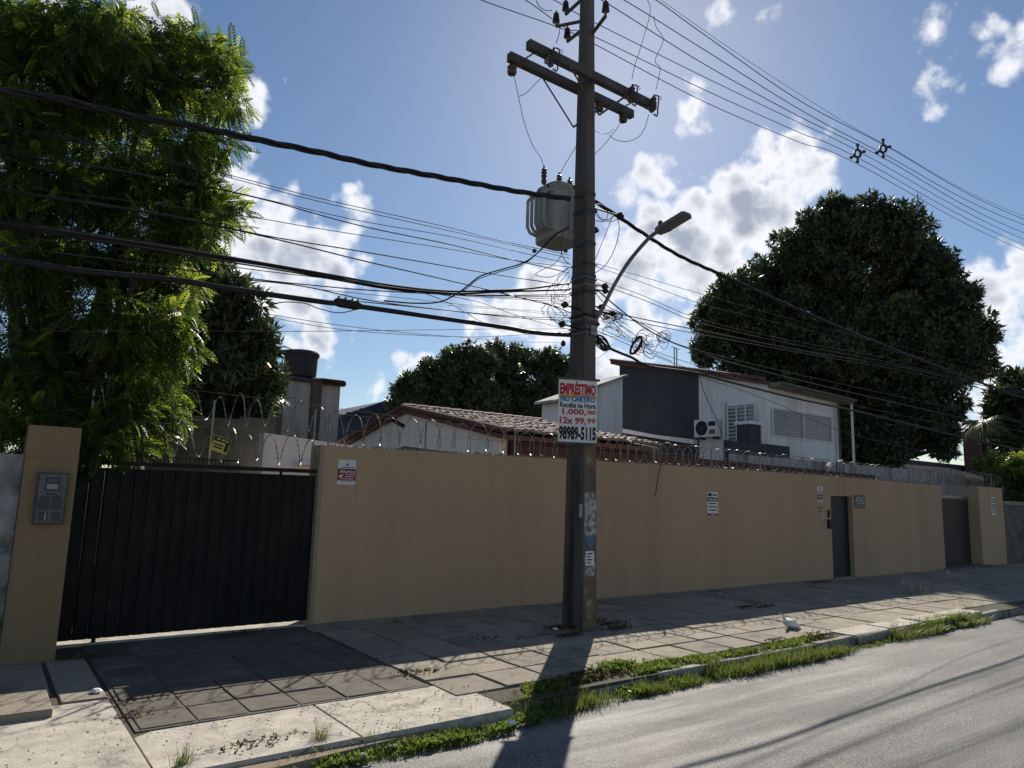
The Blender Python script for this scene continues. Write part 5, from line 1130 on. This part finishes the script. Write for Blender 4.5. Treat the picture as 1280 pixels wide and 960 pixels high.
CC_ = [(512,487,20),(520,480,22),(545,470,24),(572,457,26),(600,450,25),(628,447,24),(655,452,26),(685,457,24),(705,462,20),(540,492,26),(575,485,34),(620,482,36),(665,485,34),(700,488,26),(500,500,18),(600,505,34),(650,510,34),(550,510,30),(705,510,26)]
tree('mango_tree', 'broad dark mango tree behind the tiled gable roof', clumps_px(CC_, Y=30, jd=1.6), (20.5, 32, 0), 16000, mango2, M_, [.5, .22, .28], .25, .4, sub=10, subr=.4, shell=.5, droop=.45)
BC = [(1040,296,48),(1075,288,46),(1105,300,44),(1005,312,40),(975,340,38),(1135,322,40),(1165,350,36),(1190,370,32),(1055,345,70),(1120,370,60),(930,362,36),(905,390,34),(893,420,32),(882,440,22),(960,395,58),(1010,410,70),(1080,430,75),(1150,420,60),
 (1195,410,38),(1215,430,32),(1222,455,24),(1195,465,36),(930,440,50),(980,475,60),(1060,495,70),(1130,485,60),(1170,505,36),(1165,540,30),(1110,545,50),(1050,555,50),(1000,530,50),(1185,535,16),(1180,560,20),(960,500,40),(1085,560,40)]
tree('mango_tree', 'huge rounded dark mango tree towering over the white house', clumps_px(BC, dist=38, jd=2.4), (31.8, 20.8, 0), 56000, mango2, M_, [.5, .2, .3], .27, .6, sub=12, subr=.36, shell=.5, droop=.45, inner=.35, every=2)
RC_ = [(1265,500,26),(1250,520,20),(1275,530,28),(1262,550,22),(1285,490,30),(1290,560,40),(1310,520,50)]
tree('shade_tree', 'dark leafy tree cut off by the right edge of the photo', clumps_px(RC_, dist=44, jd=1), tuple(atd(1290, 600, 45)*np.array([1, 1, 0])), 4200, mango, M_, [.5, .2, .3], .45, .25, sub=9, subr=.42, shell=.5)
# palm
pb = atd(1232, 560, 42); t = empty('palm_tree', (pb[0], pb[1], 0), 'short palm with arching fronds left of the dark right tree', 'palm')
ctr = atd(1228, 530, 42); m = MB(); m.tube([(pb[0], pb[1], 0), (ctr+np.array([pb[0], pb[1], 0]))/2*np.array([1, 1, .9]), ctr], [.2, .17, .13], 8); m.build('trunk', MT['bark'], t)
for i in range(15):
    a = i*2*math.pi/15+random.uniform(-.2, .2); L_ = random.uniform(1.3, 2.0); el = random.uniform(.2, 1.0); mid = [ctr+np.array([math.cos(a)*L_*s_, math.sin(a)*L_*s_, math.sin(el)*L_*s_*1.2-L_*s_*s_*1.1]) for s_ in np.linspace(0, 1, 9)]
    m = MB(); m.tube(mid, [.03]*5+[.02]*4, 4)
    for j in range(1, 9):
        for w_ in (0, .5):
            p = mid[j-1]*(1-w_)+mid[j]*w_; tdir = mid[j]-mid[j-1]; tdir /= np.linalg.norm(tdir); sd = np.cross(tdir, (0, 0, 1)); sd /= np.linalg.norm(sd)
            for sg in (-1, 1): e = p+sd*sg*.38+tdir*.2-np.array([0, 0, .2]); m.add([p, p+tdir*.03, e], [(0, 1, 2)])
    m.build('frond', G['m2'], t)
# broad-leaved lit shrub over the far grey wall
SC = [(1250,590,16),(1268,585,18),(1280,600,20),(1262,608,18),(1275,622,18),(1290,580,24),(1240,575,10),(1225,580,8),(1300,610,30),(1255,622,10)]
tree('leafy_shrub', 'sunlit yellow green shrub leaning over the grey cement wall', clumps_px(SC, Y=11.2, jd=.5), tuple(np.array([29.5, 11.4, 0])), 1500, mango, [G['p1'], G['p2'], G['m1']], [.4, .4, .2], .30, .06, 'shrub', sub=7, subr=.45, shell=.3, droop=.4)

# ------------------------------------------------------------------ grass and litter
def blades(name, pts, hs, ws, mats, wts, lean=.6):
    n = len(pts); T = np.array([(-.5, 0, 0), (.5, 0, 0), (.35, .5, .25), (-.35, .5, .25), (0, 1, .9)])
    a = RNG.random(n)*6.283; h = np.array(hs); w_ = np.array(ws); l_ = RNG.random(n)*lean
    sx = np.cos(a); sy = np.sin(a); P = np.array(pts); V = np.zeros((n, 5, 3))
    for k, (u, up_, ln) in enumerate(((-.5, 0, 0), (.5, 0, 0), (.35, .55, .35), (-.35, .55, .35), (0, 1, 1))):
        V[:, k, 0] = P[:, 0]+u*w_*sx-sy*ln*l_*h; V[:, k, 1] = P[:, 1]+u*w_*sy+sx*ln*l_*h; V[:, k, 2] = P[:, 2]+up_*h*(1-.35*l_)
    b_ = (np.arange(n)*5)[:, None]; Fq = np.concatenate([np.concatenate([b_, b_+1, b_+2, b_+3], 1), np.concatenate([b_+3, b_+2, b_+4, b_+4], 1)])
    # triangle tips written as their own tri mesh
    tri = np.concatenate([np.concatenate([b_, b_+1, b_+2], 1), np.concatenate([b_, b_+2, b_+3], 1), np.concatenate([b_+3, b_+2, b_+4], 1)])
    mi = RNG.choice(len(mats), n, p=wts); o = npmesh(name, V.reshape(-1, 3), tri, mats, np.tile(mi, 3)); return o
def patches(spec):
    pts = []; hs = []; ws = []
    for (x0, x1, y0, y1, n, h) in spec:
        k = 0; cx = [(random.uniform(x0, x1), random.uniform(y0, y1)) for _ in range(max(3, int(n/320)))]
        while k < n:
            c = random.choice(cx); x = random.gauss(c[0], .17); y = random.gauss(c[1], .06)
            if y < y0-.06 or y > y1+.04: continue
            z = -.12 if y < kerb_y(x) else (-.04 if y < 5.66 else .0)
            pts.append((x, y, z)); hs.append(h*random.uniform(.3, 1.2)*(.45+1.0*abs(math.sin(x*3.7+1.3*math.sin(x*9))))); ws.append(random.uniform(.004, .010)); k += 1
    return pts, hs, ws
GR = [G['g1'], G['g2'], G['g3']]
ky = 5.3
p, h_, w_ = patches([(1.7, 4.4, 4.93, 5.08, 2600, .045), (2.6, 4.4, 4.98, 5.16, 1600, .06), (4.0, 9.4, 5.14, 5.29, 5600, .085), (4.3, 9.6, 5.40, 5.62, 4200, .045), (6.3, 9.6, 5.12, 5.32, 3200, .14), (4.0, 4.9, 5.1, 5.3, 700, .12),
  (10.9, 13.9, 5.18, 5.34, 3600, .13), (11.2, 13.9, 5.42, 5.62, 1800, .08), (9.4, 11, 5.2, 5.3, 900, .05), (13.9, 24, 5.22, 5.34, 1500, .06)])
o = blades('grass', p, h_, w_, GR, [.40, .24, .36], lean=1.1); tag(o, 'green grass strip growing along the kerb gutter', 'grass', kind='stuff')
# flat leafy weeds spreading on the verge
wd = rosette_t(6, 1.0, .22)
def weeds(name, spec, mats, wts, size, lab, cat='weeds'):
    P = []; 
    for (x0, x1, y0, y1, n) in spec:
        cs = [(random.uniform(x0, x1), random.uniform(y0, y1)) for _ in range(max(2, n//110))]
        for _ in range(n): c = random.choice(cs); x = random.gauss(c[0], .14); y = min(max(random.gauss(c[1], .06), y0), y1); P.append((x, y, (-.1 if y < kerb_y(x) else -.02 if y < 5.68 else .008)+random.uniform(0, .02)))
    P = np.array(P); n = len(P); A = RNG.normal(size=(n, 3))*.6; A[:, 2] = .6; U = RNG.normal(size=(n, 3)); S = size*(.5+RNG.random(n))
    o = instmesh(name, wd[0], wd[1], P, A, U, S, mats, RNG.choice(len(mats), n, p=wts)); tag(o, lab, cat, kind='stuff')
weeds('weeds', [(4.0, 9.6, 5.42, 5.66, 1700), (1.8, 4.3, 4.93, 5.08, 600), (4.2, 9.5, 5.14, 5.3, 800), (11.2, 13.8, 5.2, 5.6, 900), (5.6, 7.6, 5.64, 5.85, 260)], GR, [.55, .1, .35], .035, 'low leafy weeds creeping over the kerb verge')
weeds('leaf_litter', [(4.9, 5.7, 5.46, 5.68, 700), (5.7, 9.4, 5.42, 5.66, 1100), (6.2, 7.5, 7.2, 7.9, 340), (7.1, 7.9, 7.15, 7.7, 240), (8.6, 9.6, 5.6, 5.85, 300), (3.66, 3.8, 6.2, 6.6, 60), (1.1, 1.6, 8.6, 8.9, 80), (1.15, 1.3, 6.1, 6.9, 60), (10.6, 11.3, 7.5, 7.7, 130), (5.3, 5.9, 7.3, 7.6, 50), (1.2, 3.5, 9.2, 9.4, 80), (12, 16, 9.1, 9.35, 60), (1.5, 1.9, 5.3, 5.5, 50)],
   [MT['dry'], G['g2'], G['g3']], [.75, .1, .15], .022, 'brown dead leaf litter scattered on the pavers', 'leaf litter')
# grit and pebbles in the gutter and on the ramp
pts = [(random.uniform(1.2, 4), random.uniform(5.15, 6.1), .002) for _ in range(260)]+[(x, kerb_y(x)-abs(random.gauss(0, .10))-.03, -.124) for x in [random.uniform(1, 16) for _ in range(1500)]]+[(random.uniform(3.7, 12), random.uniform(5.7, 6.6), .006) for _ in range(250)]+[(random.uniform(-.5, 1.1), random.uniform(5.3, 6.6), .003) for _ in range(160)]
P = np.array(pts); n_ = len(P); T_ = np.array([(1,0,0),(0,1,0),(-1,0,0),(0,-1,0),(0,0,.8),(0,0,-.3)]); FT = np.array([(0,1,4),(1,2,4),(2,3,4),(3,0,4)])
A_ = RNG.normal(size=(n_, 3)); A_[:, 2] *= .1; o = instmesh('gutter_grit', T_, FT, P, A_, np.tile([0, 0, 1.], (n_, 1)), .004+.009*RNG.random(n_)**2, [MT['kerb'], MT['dry'], MT['darkpave']], RNG.choice(3, n_, p=[.4, .3, .3])); tag(o, 'loose grit and small pebbles along the gutter', 'grit', kind='stuff')
# joint weeds along paver gaps
jp = []; 
for _ in range(2200):
    i = random.randint(0, 12); x = 3.66+i*6.94/12+.012*(2)+random.gauss(0, .01); y = random.uniform(5.7, 9.0)
    if random.random() < .5: y = 5.68+random.randint(0, 6)*3.37/6+random.gauss(0, .01); x = random.uniform(3.7, 10.5)
    if (math.sin(x*2.1)+math.sin(y*3.3+x))*.5 > .25: jp.append((x, y, -.02))
o = blades('joint_moss', jp, [random.uniform(.015, .04) for _ in jp], [.006]*len(jp), GR, [.2, .4, .4]); tag(o, 'dry moss and tiny grass in the paver joints', 'moss', kind='stuff')
# single tufts of tall grass
def tuft(x, y, z, n, h, lab, rad=.05, mats=GR):
    pts = [(x+random.gauss(0, rad), y+random.gauss(0, rad*.6), z) for _ in range(n)]
    o = blades('grass_tuft', pts, [h*random.uniform(.4, 1.1) for _ in range(n)], [random.uniform(.003, .006) for _ in range(n)], mats, [.45, .4, .15], lean=.75); tag(o, lab, 'grass tuft')
for (px, py, h, lab) in ((228, 957, .17, 'spiky grass tuft at the bottom left on the ramp'), (402, 925, .16, 'thin upright grass tuft on the kerb left of the pole shadow'), (1140, 745, .45, 'tall dry grass stalks near the shaded kerb at right'), (1205, 760, .4, 'sparse tall stalks at the far kerb bend')):
    q = atz(px, py, -.02); tuft(q[0], q[1], -.03, 90 if px < 1000 else 40, h, lab, .035 if px < 1000 else .25)
# flimsy white plastic bag
q = atz(993, 785)-np.array([0, 0, .035]); bg_ = empty('plastic_bag', q, 'crumpled white plastic bag lying on the kerb slab', 'bag')
m = MB(); nA_, nB = 18, 12; L0 = .30; ax = np.array([.8, -.15, 0]); ax /= np.linalg.norm(ax)
for i in range(nB+1):
    t_ = i/nB; r_ = (.012+.075*math.sin(math.pi*min(1, .12+t_*.95))**.8)*(1 if t_ < .95 else .5)
    for j in range(nA_):
        g_ = 2*math.pi*j/nA_; rr = r_*(1+.22*math.sin(5*g_+t_*7)+random.uniform(-.12, .12)); c = q+ax*(t_-.6)*L0+np.array([0, 0, .08*(1-t_)+.05])
        m.v.append(tuple(c+np.array([-ax[1], ax[0], 0])*rr*math.cos(g_)+np.array([0, 0, 1])*rr*.75*math.sin(g_)))
for i in range(nB):
    for j in range(nA_): m.f.append((i*nA_+j, i*nA_+(j+1) % nA_, (i+1)*nA_+(j+1) % nA_, (i+1)*nA_+j)); m.m.append(0)
m.f.append(tuple(range(nA_))); m.m.append(0); m.f.append(tuple(nB*nA_+j for j in range(nA_))); m.m.append(0)
m.build('bag_body', MT['bag'], bg_, True)
m = MB(); s_ = q-ax*.17+np.array([0, 0, .13]); m.tube([s_, s_+np.array([-.04, 0, .07]), s_+np.array([-.10, .02, .13])], [.03, .018, .006], 6); m.tube([s_-(0, .02, 0), s_+np.array([-.07, -.02, .02])], [.03, .02], 6); m.build('bag_handle', MT['bag'], bg_, True)
for (px, py, r_) in ((694, 788, .05), (1185, 716, .05), (120, 866, .05), (640, 905, .04), (1060, 752, .03), (900, 742, .03)):
    c = atz(px, py); m = MB(); m.lathe([(r_*.6, 0), (r_, r_*.3), (r_*.5, r_*.7)], (c[0], c[1], .0), 7); tag(m.build('litter_scrap', MT['bag']), {694: 'small pale scrap at the foot of the pole', 1185: 'tiny white scrap by the far gate', 120: 'pale scrap on the dark driveway edge', 640: 'tiny scrap by the kerb in the pole shadow', 1060: 'tiny scrap on the shaded pavers below the door', 900: 'pale scrap on the shaded pavers'}[px], 'litter')

# ------------------------------------------------------------------ origins of single-mesh things to their base
for o in list(COL.objects):
    if o.type == 'MESH' and o.parent is None and o.get('category') and not len(o.children):
        me = o.data; n = len(me.vertices); co = np.zeros(n*3, np.float32); me.vertices.foreach_get('co', co); co = co.reshape(-1, 3)
        c = (co.min(0)+co.max(0))/2; c[2] = co[:, 2].min(); me.vertices.foreach_set('co', (co-c).ravel()); me.update(); o.location = Vector(o.location)+Vector([float(v) for v in c])
# ------------------------------------------------------------------ repeats share a group
GRP = dict(overhead_wire='thin wires strung from the pole', bundled_cable='strands of the black cable bundle', power_line='high voltage lines at the pole top', jumper_wire='short jumper wires on the pole', line_spacer='spacers on the power lines',
 wire_tangle='tangles of loose wire beside the pole', cable_coil='coils of spare cable beside the pole', twisted_cable='twisted black cables on the pole', trunk_cable='thick lower cables on the pole', mango_tree='mango trees behind the wall',
 antenna_pole='antenna poles on the upper house roof', razor_wire='razor wire coils on walls and gates', litter_scrap='pale litter scraps on the pavement', grass_tuft='single grass tufts along the kerb', vehicle_gate='vehicle gates in the long wall', alarm_sign='alarm signs on the beige wall')
for o in COL.objects:
    k = o.name.split('.')[0]
    if o.parent is None and k in GRP and o.get('category'): o['group'] = GRP[k]
